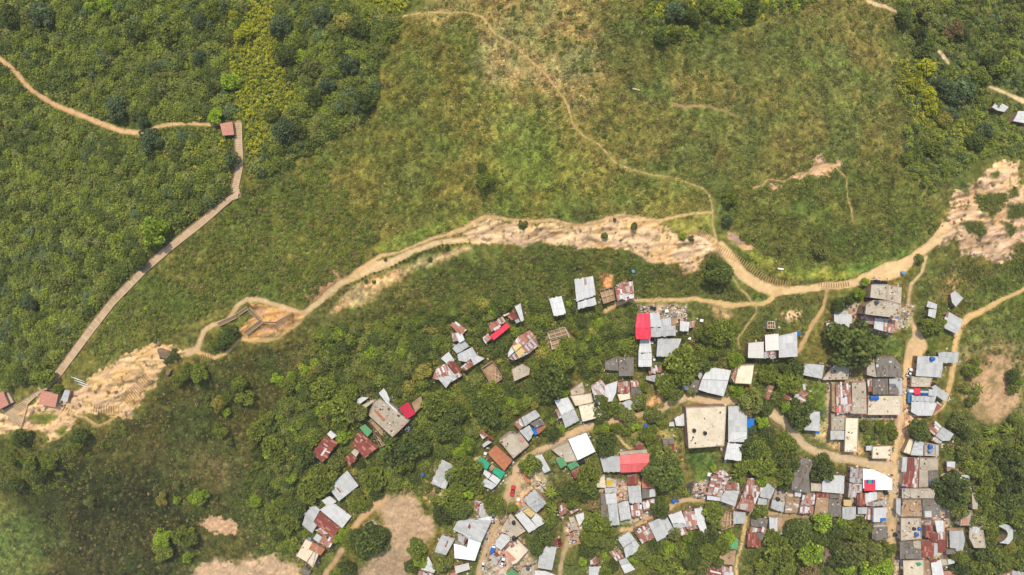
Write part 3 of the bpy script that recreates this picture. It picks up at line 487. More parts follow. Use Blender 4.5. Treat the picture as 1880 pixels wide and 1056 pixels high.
# ---------------------------------------------------------------- houses: roofs read off the photo, walls down to the ground
HOUSES = r'''
@small white tin house|alone among trees left of the larger white house|1000,480|2.8
W 50,430 190,392 245,600 105,628 ^0.5
@tall white tin house|with a lower front strip and rusty corner|1000,480|3.2
W 338,205 550,168 583,390 362,455 ^0.6
W 375,468 572,408 592,490 378,552 -0.5
r 430,195 510,180 515,262 440,274 *
@roofless block enclosure|with bushes growing inside its pale walls|1000,480|2
Xd 622,328 782,285 808,438 672,486
@red and white streaked shack|with patched sheets above the dirt path|1000,480|2.6
q 795,268 1000,200 1028,420 830,452
W 850,372 918,368 918,428 856,428 *
W 942,385 1018,372 1018,418 945,424 *
@red and white roofed house|with bright red gable and pale side sheets|1000,480|3.6
P 1036,758 1206,758 1195,590 1058,594 ^0.9
P 1036,761 1207,761 1210,884 1043,888 ^0.9
W 1200,590 1300,588 1335,745 1208,752 -0.4
G 1310,660 1440,640 1445,740 1338,746 -0.6
G 1210,760 1492,728 1495,845 1212,868 -0.5
d 1445,655 1500,650 1492,720 1448,726 -1.6
@narrow white gable house|standing below the bright red roof|1000,480|3
W 1070,1044 1220,1044 1205,882 1090,886 ^0.6
W 1070,1047 1221,1047 1222,1200 1068,1205 ^0.6
@spotted grey tin house|with stained sheets beside the narrow white gable|1000,480|2.8
G 1288,882 1560,882 1486,1090 1274,1086 ^0.5
r 1300,880 1400,872 1395,925 1300,930 *
@little white shed|with a broken rusty annex near two white boxes|1000,480|2.2
W 1545,682 1650,690 1640,798 1540,795
r 1650,690 1725,670 1705,752 1650,762 -0.3
@ruined earth house|roofless brown walls on a bare orange plot|780,520|1.6
Xd 1395,560 1600,500 1640,580 1420,640
Xd 1425,650 1640,590 1670,690 1450,760 -0.6
@tumbledown shack|of mixed rusty and white scraps on the scrub slope|780,520|2.3
q 295,485 345,430 470,525 400,592
W 345,570 420,560 455,648 392,682 -0.3
r 305,560 350,570 385,660 320,665 -0.5
@small bright red strip roof house|with rusty brown sheets behind|780,520|2.8
P 738,605 935,450 972,500 785,652 ^0.4
q 730,488 880,375 926,440 762,565
W 778,518 850,478 872,490 800,546 *
r 655,625 720,572 757,632 692,690 -0.4
@dark rust hut|with a long white sheet leaning at its side|780,520|2.7
R 935,375 1020,298 1062,405 985,425
W 1025,265 1092,235 1130,425 1095,435 +0.2
G 1022,425 1070,405 1085,438 1045,460 -0.4
C 890,362 960,335 975,350 905,380 -0.5
@yellow patched gable house|with streaked sheets and a dark ridge|780,520|2.9
q 1030,782 1255,598 1195,535 1060,612 985,728 ^0.8
r 1032,786 1258,602 1298,712 1190,800 1075,858 ^0.8
Z 1000,715 1085,690 1105,715 1030,780 *
Z 1032,792 1105,735 1150,780 1082,850 *
W 948,800 985,730 1024,780 955,842 -0.2
g 950,850 1030,795 1075,858 1010,882 -0.3
@big patchwork rusty house|of grey and red sheets beside the timber frame|780,520|3
G 310,740 440,645 505,720 365,805
G 370,812 540,730 590,815 470,900 385,882 -0.2
W 185,860 270,780 340,882 262,932 -0.3
R 250,907 330,885 420,1010 332,1032 -0.2
q 408,962 510,872 562,935 460,1002 -0.4
W 522,862 590,820 682,860 562,936 -0.5
q 130,962 240,915 330,1034 400,1020 430,1050 300,1130 90,1090 -0.5
G 145,1080 300,1050 380,1030 240,1196 -0.6
@open timber framed house|with bare rafters and no sheets yet|780,520|2.6
Xd 640,970 770,882 880,1056 880,1095 765,1180
@debris covered slab house|with pale cluttered top among dark trees|780,520|2.6
c 988,990 1110,922 1200,970 1190,1045 1020,1120
@dark grey twin roof house|of old fibre cement beside the narrow white gable|1000,640|3.2
D 848,100 1015,100 1015,315 845,315 ^0.6
D 685,155 840,85 843,255 690,242 -0.6
@round ended grey shed|with a striped rusty lean to below the spotted roof|1000,640|2.4
G 1155,320 1370,280 1378,365 1275,388 1155,355
q 1185,232 1330,202 1345,275 1190,292 -0.2
@cracked double slab building|of pale concrete left of the blue tarp|1000,640|3.4
C 290,540 530,510 550,612 350,655
c 285,480 430,372 462,500 440,518 300,535 -1.4
@square cream slab house|above the bend of the dirt street|1000,640|4.5
C 385,655 625,615 664,775 430,836
@white and grey tin house|stepping down to the dirt street bend|1000,640|3.2
W 110,592 265,555 335,688 190,762
G 190,766 337,692 395,820 235,905 -0.4
r 120,700 150,690 200,790 160,800 -0.6
@long mixed rowhouse|with a blue tarp corner and rusty stripes|1000,640|3
r 527,430 642,350 690,415 680,612 572,592
W 690,420 832,370 812,510 770,602 682,612
q 835,370 972,375 975,505 830,510 -0.2
B 585,535 664,530 665,598 572,598 *
R 902,430 968,430 970,505 905,505 *
q 980,370 1062,360 1082,440 985,442 -0.4
D 985,447 1095,455 1105,530 985,560 -0.3
C 825,522 975,515 985,572 850,602 -0.6
@slanted grey tin house|alone below the dark small roof|1000,640|2.8
G 850,625 1085,550 1112,660 882,738
@white lean shed|beside the big concrete roof with a dark notch|1000,640|2.4
W 1478,790 1590,735 1605,880 1500,888
W 1420,845 1476,835 1480,886 1420,888 -0.3
@big square concrete roof building|with two black tanks and a hatch|1060,720|6.5
C 1236,175 1697,157 1672,612 1268,640
@dark slab hut cluster|left of the large white gable|1000,640|2.6
D 1640,490 1690,350 1790,370 1750,502
W 1570,470 1600,375 1660,390 1636,475 -0.2
G 1740,300 1800,240 1832,330 1782,372 -0.4
@large white gable house|above the pale concrete lane|1300,640|3.8
W -70,350 232,362 262,250 70,218 -15,246 ^0.9
W -72,354 232,366 178,545 0,505 -110,470 ^0.9
@cream slab house|with black tanks and rusty side above the grey tree|1300,640|4.2
C 345,185 525,178 492,408 300,396
r 262,335 320,200 340,200 298,392 -0.8
@cream and white three part house|with pale boxes and blue tarp corner|1300,480|3.6
y 650,840 805,825 808,1012 655,1022 +0.8
y 460,932 635,915 636,1105 455,1100
W 808,850 950,822 1015,800 1020,1085 808,1098 -0.2
W 855,855 965,850 968,930 855,935 *
g 640,1025 775,1028 775,1105 640,1108 -0.4
B 1018,800 1055,795 1050,835 1020,848 -0.8
@small post frame hut|of light scaffolding above the cream roofs|1300,480|2
Xd 680,682 765,684 768,770 676,770
@grey spotted tin house|half under trees below the big round tree|1300,640|2.8
G 1085,212 1130,172 1325,190 1300,345 1080,302
@broken slab yard house|with crumbling floor beside the green lawn|1300,640|1.6
c 1310,340 1470,142 1620,132 1590,350 1305,358
@rusty striped roadside shack|at the top end of the concrete lane|1300,640|2.4
q 650,560 690,420 752,430 692,592
g 722,582 800,500 832,540 780,596
@dark rust roadside shack|with white edges beside the green lawn|1300,640|2.5
R 845,545 890,470 980,490 930,602
q 940,590 1042,452 1140,500 1062,640
W 1075,410 1110,400 1115,470 1090,480 -0.6
@small grey box house|with a blue corner sheet below the lawn|1300,640|3
G 1090,930 1160,725 1275,720 1275,945
W 1160,728 1250,728 1250,752 1160,752 *
B 1228,940 1270,942 1270,975 1225,972 -0.6
@red and silver striped house|right of the bright green lawn|1300,640|3.2
q 1455,400 1620,400 1630,560 1460,560
r 1460,562 1632,562 1642,735 1466,735 -0.1
p 1462,665 1490,665 1490,730 1462,730 *
d 1410,400 1452,400 1462,735 1412,715 -1
@flat grey concrete roof house|right of the red and silver stripes|1300,640|3.6
c 1640,382 1800,376 1810,752 1645,745
@long cream corridor house|with yellow stained sheet below the flat grey roof|1300,640|3.2
C 1566,792 1712,800 1700,1180 1552,1175
c 1398,742 1555,742 1563,930 1400,930 -0.6
G 1395,936 1553,936 1550,1040 1395,1040 -0.2
Z 1450,938 1480,938 1480,985 1450,985 *
@long white roof house|beside the big concrete roof with a blue tarp flank|1300,640|4
G 230,660 360,655 446,722 446,1068 230,1068
W 270,955 440,955 440,1060 235,1062 *
W 222,1072 392,1095 376,1282 186,1262 -0.6
B 450,795 530,800 512,930 455,1012 -2
@rubble topped ruin|with a blue scrap in the thicket|1330,790|2.2
c 450,190 560,122 610,90 640,130 570,270 500,272
B 410,35 500,-15 520,10 470,80 -0.5
q 500,60 545,80 600,140 560,160 +0.1
@broad brown grey slab house|with small white boxes near the narrow compound path|1580,640|3.6
D 165,100 370,90 470,190 465,322 190,325
c 110,105 165,100 185,322 165,325 70,300 70,205 -0.8
W 325,142 355,142 355,162 325,162 *
W 178,180 205,180 205,212 178,212 *
@half tiled dark roof house|patched with pale sheets facing the white car|1580,640|3.4
D 135,345 312,340 318,525 140,527
q 75,345 130,345 132,490 90,492 -0.3
D 325,405 395,402 432,462 432,526 325,526
G 325,345 462,340 482,522 434,522 434,460 396,460 390,402 328,402
@cracked sandy slab house|with twin blue tanks on its corner|1580,640|3.4
C 92,542 465,540 465,755 82,757
R 60,542 88,540 78,757 60,757 -0.4
@L shaped grey roof house|with a blue tank at the top of the street|1580,640|3.4
G 650,85 880,90 942,162 920,330 630,315
G 885,42 1117,42 1106,165 893,160 +0.25
@reddish slab court house|above the flag painted roof|1580,640|2.8
c 575,320 820,325 792,440 570,436
@flag painted roof house|with red, green, white and blue sheets|1580,640|3.2
P 615,450 680,455 682,527 610,522 +0.15
F 684,458 775,462 774,483 684,480 +0.15
W 684,481 774,484 773,508 683,505 +0.15
f 683,506 773,509 772,535 683,528 +0.15
W 778,462 872,475 866,545 775,537 +0.15
G 585,540 862,548 842,612 582,602
W 580,606 862,618 868,640 815,766 650,766 575,722 -0.2
G 812,440 850,415 1005,525 962,605 872,542 -0.4
q 872,602 945,655 822,760 835,690 -0.5
@angled grey house|with rusty lean to beside the dry tan slope|1580,760|3
G 852,250 935,150 1065,230 1018,305 932,310
q 780,190 870,95 930,150 842,250 -0.3
q 800,300 848,256 930,322 900,346 -0.5
@stepped concrete compound|with black tanks and solar panels by the ridge path|1580,480|4
c 125,258 310,262 300,440 110,412 +0.4
c 312,265 470,290 460,488 300,445 -0.3
c 60,505 150,442 300,448 458,492 445,650 50,602
S 152,208 228,216 226,262 150,252 +0.2
S 236,218 305,230 300,268 234,262 +0.2
b 392,625 440,628 440,660 396,655 +0.05
@streaked white rowhouse|under the walls of the stepped compound|1580,480|2.8
r 0,622 60,612 150,640 148,720 20,705
W 160,640 260,650 258,790 150,772
r 262,652 402,670 385,800 345,815 262,795
@stepped white shack|beside the steep dirt track|1300,480|2.6
W 1436,602 1640,602 1640,740 1480,776 1470,698 1440,698
G 1448,560 1596,562 1602,600 1448,600 -0.3
W 1350,700 1465,698 1465,810 1350,790 -0.2
@lone diamond grey shed|on the right slope above the dirt track|1580,480|2.6
G 1025,375 1076,332 1172,420 1086,518 1044,470
@narrow white hut|with a junk pile left of the diamond shed|1580,480|2.4
W 770,452 876,490 866,545 776,525 750,515
W 778,540 866,552 850,650 768,622 -0.2
@blue grey tin house|where the long dirt track bends|1580,480|3
G 930,700 1000,572 1050,600 1167,665 1106,832 965,765
q 935,700 1000,575 1022,590 960,715 *
@dark grey long roof house|with a white lean sheet near the round street tree|1330,790|3.4
D 880,312 1030,352 962,490 978,722 765,682 780,512
@patched white shop roof|joined to a crumbling wall beside the round street tree|1330,790|3
W 1115,600 1142,556 1220,512 1370,520 1360,725 1115,705
W 1245,612 1368,615 1362,722 1245,715 *
c 985,602 1110,612 1110,700 985,692 -0.5
@tall beige sheet house|left of the bright white warehouse|1330,790|3.6
g 1436,422 1580,440 1572,605 1425,602
g 1424,608 1572,610 1570,714 1510,712 1500,770 1408,766 -0.15
@bright white warehouse roof|with a red corner and blue green sheets|1580,760|3.8
w 25,625 140,635 270,690 360,745 360,867 172,867 30,850
P 44,752 168,750 170,876 44,876 +0.12
n 88,754 128,754 128,794 88,794 *
f 66,754 87,754 87,794 66,794 *
f 129,754 147,754 147,794 129,794 *
@pale slab house|at the lane corner below the walled garden|1580,760|3
C 130,378 352,366 345,508 128,508
W 62,368 126,362 128,418 62,418 -0.3
@worn rust striped rowhouse|between the cluttered yard and grey tin house|1330,790|3
q 270,545 385,545 480,590 378,770 315,935 140,890 240,642
R 255,730 340,745 320,800 245,780 *
@grey tin rowhouse|beside the white tanks yard|1330,790|3.2
G 440,592 596,612 525,786 400,762
G 388,770 490,792 475,860 376,846 -0.3
@low grey house|with two black tanks on the court behind|1330,790|2.6
G 545,786 690,820 670,935 524,890
c 590,650 682,700 690,815 552,782 -0.5
@silver and rust column house|in the middle of the rowhouse block|1330,790|3
r 890,742 1036,745 1022,860 868,858
q 867,861 1022,863 1010,960 855,940 -0.1
W 808,696 880,702 870,762 800,752 -0.5
@brown yard house|with scattered scraps left of the silver column house|1330,790|2.2
d 700,760 798,772 860,790 832,940 690,942
W 700,885 770,895 770,918 700,908 *
W 785,825 850,850 845,880 785,850 *
@brown red and dark patched house|above the lime tree with a white bucket|1330,790|3
d 1050,768 1190,772 1180,985 1025,965
D 1192,788 1332,790 1336,985 1185,985 -0.15
R 1050,712 1190,716 1190,765 1046,762 -0.3
D 1196,718 1300,735 1340,770 1200,782 -0.4
@cream top grey house|with black tank right of the brown patched house|1330,790|3.2
G 1345,880 1500,872 1500,1010 1420,1024 1345,1010
Z 1360,792 1450,796 1450,870 1360,862 -0.3
@red striped low roof house|under the bright white warehouse|1330,790|2.6
R 1512,725 1600,716 1606,860 1516,860
W 1604,720 1735,700 1742,790 1606,830 -0.2
g 1612,835 1850,790 1850,868 1620,862 -0.4
@pale square annex|right of the cream top grey house|1330,790|2.8
G 1522,882 1632,880 1626,956 1522,956
W 1504,966 1590,970 1590,1012 1504,1006 -0.4
q 1638,880 1690,880 1670,1026 1600,1012 -0.5
@white street corner house|with a blue tarp at its lower edge|1330,790|3.2
W 1702,890 1850,880 1846,1000 1775,1004 1775,1050 1700,1046
b 1685,890 1700,890 1700,1046 1688,1040 -0.3
B 1778,1006 1846,1004 1846,1034 1778,1038 -0.3
@rust mottled barn|beside the dark asphalt ramp|1060,790|3.2
q 1484,735 1536,502 1752,532 1640,765
G 1645,768 1682,690 1850,690 1800,870 1628,808 -0.1
W 1480,742 1640,770 1622,808 1480,792 -0.2
q 1545,480 1660,452 1752,522 1620,515 -0.4
q 1700,600 1840,600 1850,685 1690,685 -0.3
@open brick frame house|with pale walls and half built rooms|1060,886|2.6
Xd 1615,450 1690,325 1780,350 1786,500 1646,550
@pale blue grey lean house|beside the half built brick frame|1330,886|2.6
G 102,330 240,340 235,470 106,470
@grey and red striped cottage|at the right of the garden footpath|1330,886|2.8
D 300,430 370,392 500,420 480,512 305,500
q 302,503 478,516 470,576 282,560 -0.15
R 268,570 348,570 408,660 410,742 262,736 -0.3
D 352,572 466,582 430,662 400,650 -0.3
@white and brown twin roof|under the lane beside the dark tree mass|1330,886|2.9
W 510,396 606,400 606,560 515,552
d 610,405 800,402 742,482 740,560 610,556 -0.3
G 612,560 715,560 712,592 612,592 -0.5
@green tin hut|left of the garden footpath|1330,886|2.6
N 20,732 75,662 160,642 150,766 22,756
@brown shed stack|with white bags left of the garden footpath|1060,886|2.6
d 1640,800 1810,772 1790,940 1592,930
R 1640,770 1812,765 1812,785 1650,798 -0.3
@crimson and white striped house|at the bottom edge by the garden footpath|1060,886|2.8
R 1480,990 1582,932 1640,965 1640,1080 1470,1080
r 1645,945 1780,972 1780,1085 1645,1080 -0.2
W 1515,1000 1640,1030 1640,1048 1515,1020 *
@thatched pointed hut|hidden among the big garden trees|1330,886|2.6
H 1190,740 1256,880 1250,915 1125,912 1150,802
@striped rust canopy|small roof poking out between garden trees|1330,886|2.4
q 1300,590 1440,590 1430,636 1305,630
@square brown grey house|with a white back edge beside the street end|1580,886|3.2
D 130,512 305,500 316,640 180,666 130,640
W 150,490 270,480 290,500 140,508 -0.3
@narrow cream and grey house|with blue tanks at the street junction|1580,760|3.2
G 570,470 620,300 722,325 715,478
C 490,440 560,282 600,292 566,462 -0.6
c 724,330 858,348 858,476 724,474 -0.3
G 862,350 893,355 890,478 862,476 -0.2
@rust and grey street block|with a long pale front canopy|1580,760|3.2
G 476,496 535,498 525,668 464,662 -0.4
R 540,497 612,502 606,700 560,842 476,830 490,682 530,670
q 616,502 664,502 655,840 568,842 610,702 -0.1
c 670,502 888,502 888,638 776,645 770,830 662,840 -0.4
D 780,648 890,642 890,768 780,766
f 776,768 916,772 914,800 780,800 -0.3
G 470,802 540,812 535,838 470,828 -0.2
@cluttered cream court house|right of the parked lorries yard|1580,760|2.6
c 470,848 860,848 832,960 470,962
b 474,846 508,846 508,912 474,912 +0.05
@stained open court house|with a pale slim canopy and grey back roof|1580,886|2.8
d 472,182 700,180 700,385 462,390 -1
D 706,190 905,180 906,396 722,392
G 405,182 460,182 455,388 405,342 -0.3
W 730,326 810,326 810,396 736,396 *
@blue barrel court house|with red sheets beyond its open slab|1580,886|2.8
c 456,400 680,402 690,640 456,660
q 692,440 840,440 850,488 692,488 -0.2
R 745,492 820,490 832,640 740,632
W 845,440 940,432 950,560 872,570 -0.1
R 822,582 880,572 880,680 822,680
q 884,572 965,560 970,655 884,655 -0.2
@dark grey street house|with rust red columns at its back|1580,886|3.2
D 445,672 594,666 600,750 696,772 695,870 448,872
c 600,668 692,664 694,764 606,745 -0.6
R 700,662 830,660 830,850 702,860
g 836,690 878,690 880,830 836,832 -0.1
R 884,662 970,662 970,790 884,800
@curved silver roof house|at the end of the rust red block|1580,886|3.4
G 1012,550 1172,550 1192,660 1166,782 1086,782 1086,752 1020,746 ^0.5
d 982,522 1170,525 1170,548 1005,548 1000,740 985,740 -1.4
D 980,762 1080,765 1084,790 1166,790 1130,816 975,820 -1
@long brown slab house|behind the curved silver roof|1580,886|3
c 1150,312 1264,312 1276,490 1130,492
K 1160,405 1220,405 1218,490 1158,490 *
@tall thin pale house|between tree masses on the right|1580,886|3.4
c 1240,62 1328,60 1340,300 1272,300 1262,110
@white cube hut|with brown lower shed on the wooded right slope|1580,760|2.8
W 984,545 1080,545 1076,618 984,600
d 980,604 1072,622 1066,666 985,652 -0.4
@white tin house|behind the wide dark tree|1580,760|2.8
W 1085,700 1245,696 1250,800 1210,772 1100,722
d 1085,665 1190,660 1230,692 1085,696 -0.5
@grey white clutter house|right of the long brown slab|1580,886|2.8
c 1240,490 1390,492 1420,740 1290,742 1240,640
W 1280,500 1360,520 1350,600 1270,560 +0.1
@curved white canopy|like a crescent among trees at the far right|1580,886|2.8
G 1560,490 1650,474 1700,490 1742,540 1737,644 1692,702 1582,690 1632,662 1672,620 1682,580 1660,545 1610,515
@red and white striped lean to|beside the terraced garden walls|1580,886|2.4
R 1386,812 1412,800 1432,830 1400,890
W 1414,804 1442,815 1432,862 1404,890 -0.05
R 1446,818 1482,862 1440,940 1412,880 -0.1
@long white striped roof|at the bottom right corner|1580,886|2.8
r 1480,952 1700,1000 1700,1085 1560,1085
g 1706,1005 1860,1020 1860,1085 1706,1085 -0.2
@salmon slab|at the bottom edge below the grey canopy|1580,886|3
K 940,1012 1060,1008 1172,1042 1172,1085 950,1085
@pale canopy house|with wood frame edge at the bottom|1580,886|2.8
W 990,882 1060,866 1075,920 1002,936
c 900,870 985,880 1000,940 920,950 -0.5
@white and red roof|between the open court and the pale canopy|1580,886|3
W 800,918 912,882 955,1085 825,1085
R 790,882 870,874 872,904 800,916 -0.2
@open cream court|with a green awning at the bottom of the street|1580,886|2.8
C 480,890 720,882 722,1085 488,1085
n 630,915 680,910 700,940 650,960 +0.3
d 725,890 785,885 815,1085 726,1085 -0.7
@cluttered grey slab house|with orange tiles stacked on top and red neighbour|540,640|3.6
c 908,602 968,570 1180,722 1312,832 1122,1012 850,762
T 905,708 932,695 1046,815 1020,836 +0.25
W 965,510 1022,452 1055,500 1090,582 1080,640 1030,592 -0.2
W 1030,602 1050,594 1184,712 1170,728 +0.15
@crimson roof shed|perched beside the cluttered grey slab|540,640|3.6
Q 1195,682 1295,612 1386,740 1290,806 ^0.4
@unfinished brick house|with a pale yard behind the crimson roof|540,640|2.4
d 1342,622 1450,542 1470,650 1382,732
@white pallet hut|with slatted deck under the trees|540,640|2.3
W 698,592 770,552 850,560 740,640
c 770,650 900,585 915,600 800,690 -0.3
@green and timber court house|with open rafters beside the dark red roof|540,640|2.8
N 745,902 810,862 892,945 836,1010 ^0.2
Xd 845,830 882,800 1090,1002 1032,1060 -0.2
Xd 895,950 1000,1040 1060,1090 980,1130 -0.4
@large dark red tin house|with a small tin porch below the timber court|540,790|3
R 660,152 742,12 958,200 806,320 ^0.6
r 690,110 720,60 790,105 740,160 *
R 580,322 640,262 725,326 630,412 -0.5
c 650,252 690,212 745,246 705,306 -0.3
@dark red tin house|with white slats alone by the lime tree|540,790|2.9
R 208,268 340,60 510,140 322,370 ^0.5
W 300,285 355,205 376,212 318,296 *
W 355,228 410,250 408,262 352,240 *
W 340,150 385,178 380,186 336,158 *
W 375,45 415,2 490,62 430,102 -0.3
@pale grey gable house|with one rusty slit above the white roofs|540,790|3
G 425,622 605,460 735,632 510,810 425,702
R 478,656 492,650 540,708 524,716 *
@grey and white block of roofs|with a broad rust red middle|540,886|3.2
G 90,380 228,250 296,312 218,452 132,352
G 92,482 132,354 266,482 206,580 -0.3
W 292,312 380,250 470,246 655,385 546,522
R 222,446 290,336 530,520 452,622 268,498 -0.2
W 310,202 402,152 485,216 402,296 -0.4
G 215,640 260,582 320,622 280,690 -0.5
q 332,592 470,640 402,750 285,692 -0.4
r 240,545 300,520 400,580 330,600 -0.5
@white and clay slab house|split by a white ridge line|540,886|3.4
C 22,836 132,640 272,712 145,905
T 165,762 210,682 355,760 302,832 +0.05
C 148,908 268,716 300,770 216,968 -0.1
W 205,962 258,712 268,716 218,966 +0.2
@small patched shed|at the edge of the gravel yard|540,886|2.2
q 780,482 900,430 945,476 836,576
@striped grey long house|on the worn trail left of the street|540,790|2.8
G 1560,602 1690,335 1845,410 1722,680 ^0.5
W 1568,598 1590,548 1745,600 1720,676 *
@tiny grey slab|at the bottom left below the clay slab house|540,886|2.2
D 70,1010 112,950 195,1010 160,1070
@great pale grey roof hall|with a white lower half beside the dirt street|780,886|4
G 320,540 372,440 500,420 762,432 640,690 480,640 450,602
w 500,642 640,692 570,892 340,862 330,700 430,720 480,742 -0.2
g 372,584 450,606 482,642 440,715 380,660 -0.2
R 488,510 512,462 524,502 512,535 *
@low grey house|behind the great pale roof hall|780,886|2.8
G 140,702 196,600 345,642 242,830 110,792
R 225,735 262,655 270,668 240,740 *
@crumbling tin shop|at the street side above the great roof hall|780,886|2.6
g 560,205 640,215 690,265 768,370 640,400 570,322
R 595,262 640,222 672,262 626,302 +0.1
W 600,420 760,440 770,372 640,405 -0.2
@grey twin sheet house|with a brick side wall right of the street|780,886|3.4
G 1125,190 1250,76 1325,166 1185,270
G 1186,272 1326,168 1386,240 1272,350 -0.2
d 1252,76 1300,90 1390,235 1388,242 1328,165 -1.4
@white wing house|with a timber middle court right of the street|780,886|3.4
W 1025,370 1112,330 1285,515 1186,572
Z 1115,328 1182,272 1270,350 1212,402 -0.6
W 1216,422 1272,352 1386,450 1286,515 -0.2
W 1080,325 1160,260 1182,270 1100,330 -0.4
@dirty open terrace house|with black barrels between the white wing and street|780,886|2.6
c 882,512 978,350 1150,552 1012,640 900,562
@small ragged white roof|below the dirty terrace|780,886|2.6
W 805,672 880,580 975,612 970,662 870,770 810,732
@pink ended slab court|with columns of clutter and a white car beside it|780,886|2.8
C 900,790 1000,682 1062,650 1182,770 1052,915 1000,935
K 895,802 940,780 1050,880 1002,932 +0.1
q 960,700 1040,660 1060,700 990,760 +0.1
@pale green shed|with a rust red porch by the white car|780,886|2.4
g 752,830 800,802 870,850 812,950 762,902
R 780,822 815,802 852,842 826,862 +0.1
@long silver house|beside the red car on the climbing lane|780,886|3
G 1285,972 1310,820 1390,722 1506,736 1450,1002 1380,990
W 1355,770 1392,716 1430,746 1416,810 *
R 1440,712 1462,642 1515,652 1490,722 -0.3
g 1400,652 1458,622 1440,716 1400,720 -0.4
@green awning roof|among clutter at the bottom of the street|780,886|2.6
N 925,1032 990,976 1082,1050 1070,1085 940,1085
@white bottom edge house|below the long silver house|780,886|2.8
W 1256,1002 1380,1012 1500,1058 1500,1085 1250,1085
c 1110,972 1250,942 1245,1085 1085,1085 -0.4
@small cream tin house|alone beside the small parked white car|780,886|2.6
y 340,956 500,916 516,990 352,1042
@white and red pieced roofs|under the dark round tree at the bottom|540,886|2.6
W 1450,992 1530,842 1612,1000 1592,1032
r 1420,1010 1590,1036 1582,1085 1412,1085 -0.3
K 1780,1040 1850,1020 1880,1085 1790,1085 -0.2
@ragged white shack|with rusty ribs above the climbing lane|780,886|2.4
q 1525,290 1592,222 1650,332 1540,402
q 1655,332 1768,288 1770,310 1650,372 -0.2
@white corner shack|with a mossy court beside the climbing lane|780,886|2.4
W 1715,372 1812,342 1822,420 1762,500
c 1640,402 1705,392 1742,540 1692,542 -0.4
@blue patched tin house|with brown flaps above the dirt street|780,720|3
G 1100,290 1260,202 1318,276 1140,388
q 1012,362 1092,300 1136,390 1076,432 -0.1
G 1078,445 1192,376 1242,470 1182,562 -0.2
D 1200,362 1332,292 1372,370 1262,402 -0.2
T 1262,432 1372,372 1382,402 1292,482 -0.3
f 1222,420 1290,372 1310,400 1262,440 *
B 1222,440 1252,430 1290,480 1256,492 *
@mossy slab house|with white junk on top facing the street bend|780,720|3.4
c 845,556 962,462 1090,472 1186,602 1010,756
K 1070,532 1110,506 1152,570 1116,590 +0.1
W 1000,742 1180,604 1186,612 1012,758 +0.2
@burnt shack|of rusty strips under dark trees above the clay roof|780,720|2.2
q 612,462 652,422 720,500 660,540
W 652,600 720,552 762,572 672,632 -0.2
R 718,510 740,498 790,540 770,552 -0.1
@orange clay tile house|above the teal roofed house|780,720|3.2
T 722,690 812,606 1000,778 905,900 735,722 ^0.4
@teal and white roofed house|with four bright sheets below the clay tiles|780,720|3
n 580,802 640,736 745,820 706,886
n 770,912 802,860 916,915 870,995
W 665,930 682,882 760,935 722,990 -0.2
W 730,990 772,936 865,1000 822,1060 -0.2
d 730,872 770,822 802,860 762,902 -0.2
G 642,1060 660,1005 700,988 822,1062 762,1112 -0.4
@bright white canopy house|with green sheets beside the dirt street|780,720|3.8
w 1634,540 1842,464 1948,678 1742,780
c 1440,652 1632,562 1736,782 1622,802 -0.6
N 1495,772 1582,736 1626,830 1546,870 -0.7
N 1626,836 1716,782 1762,836 1662,892 -0.7
R 1666,912 1770,862 1812,930 1712,990 -1.2
@narrow white ribbed hut|in the yard below the street bend|780,720|2.3
W 1256,732 1330,702 1432,890 1362,930
r 1262,740 1300,720 1340,800 1310,820 *
@row of orange tile stacks|along the edge of the street yard|780,720|1
T 1076,910 1122,902 1216,1030 1162,1040
@grey roof half|joined to the faded red gable|1060,790|3.4
G 256,312 482,292 490,472 302,480 ^0.3
@faded red gable house|above the rusty brown shed|1060,790|3.6
p 487,388 830,374 820,266 486,286 ^0.9
p 487,391 830,377 820,470 496,484 ^0.9
c 480,245 790,218 800,262 488,282 -1.2
@rusty brown shed|between the faded red gable and grey roofs|1060,790|2.6
R 570,532 690,502 690,616 576,626
@salmon tile porch house|with a white sheet beside the big dark tree|1060,790|3
T 735,536 826,530 890,664 736,660 ^0.3
D 736,665 818,668 820,766 740,782 -0.3
W 822,670 886,666 890,756 822,766 -0.2
@clean grey roof house|between rusty brown shed and striped shack|1060,790|3
G 570,640 720,630 736,826 596,836
@rust striped shack|at the lane below the salmon porch|1060,790|2.5
q 740,822 886,772 890,830 842,840 836,900 762,922
@cream terrace house|with a yellow sheet and long silver wing|1060,790|3
C 215,562 310,502 330,656 220,652
Y 330,576 402,570 406,630 334,636 +0.1
G 332,540 440,560 442,650 332,652 -0.2
G 310,660 440,656 442,708 318,720 -0.3
W 315,725 440,716 456,838 332,845 -0.1
G 345,848 456,842 480,1084 370,1092 -0.3
D 262,720 315,730 345,860 358,1090 275,1095 -0.6
@wide grey roof house|with rust striped neighbour wing facing the lane|1060,790|3
G 460,832 580,802 616,1015 490,1032
q 600,842 735,830 736,985 622,1002 -0.1
@lone brown plank shed|in the yard left of the big concrete roof|1060,790|2.6
D 972,102 1100,86 1106,155 980,165
R 980,168 1106,158 1110,222 1000,236 -0.1
@tiny dark red shed|beside the small trail above the red gable|1060,790|2.2
R 655,172 746,150 746,216 662,216
@square grey roof house|in the middle of the diagonal row|1060,886|3.4
G 805,462 1016,376 1104,546 1015,600 1010,622 910,676
@white and rust end row|of pieced sheets beside the round tree|1060,886|3
W 1036,372 1186,326 1246,472 1080,462
G 1082,466 1246,476 1262,500 1110,545 -0.2
r 1202,332 1326,302 1382,490 1255,505 -0.1
W 1332,302 1422,280 1482,560 1430,612 1372,482 -0.2
q 1112,548 1222,502 1262,592 1192,612 -0.3
q 1240,515 1370,496 1380,525 1270,550 -0.4
@rust ribbed roof house|between the square grey roof and split grey roof|1060,886|3
q 640,542 805,472 880,622 742,712
@split grey roof house|at the lower end of the diagonal row|1060,886|3.2
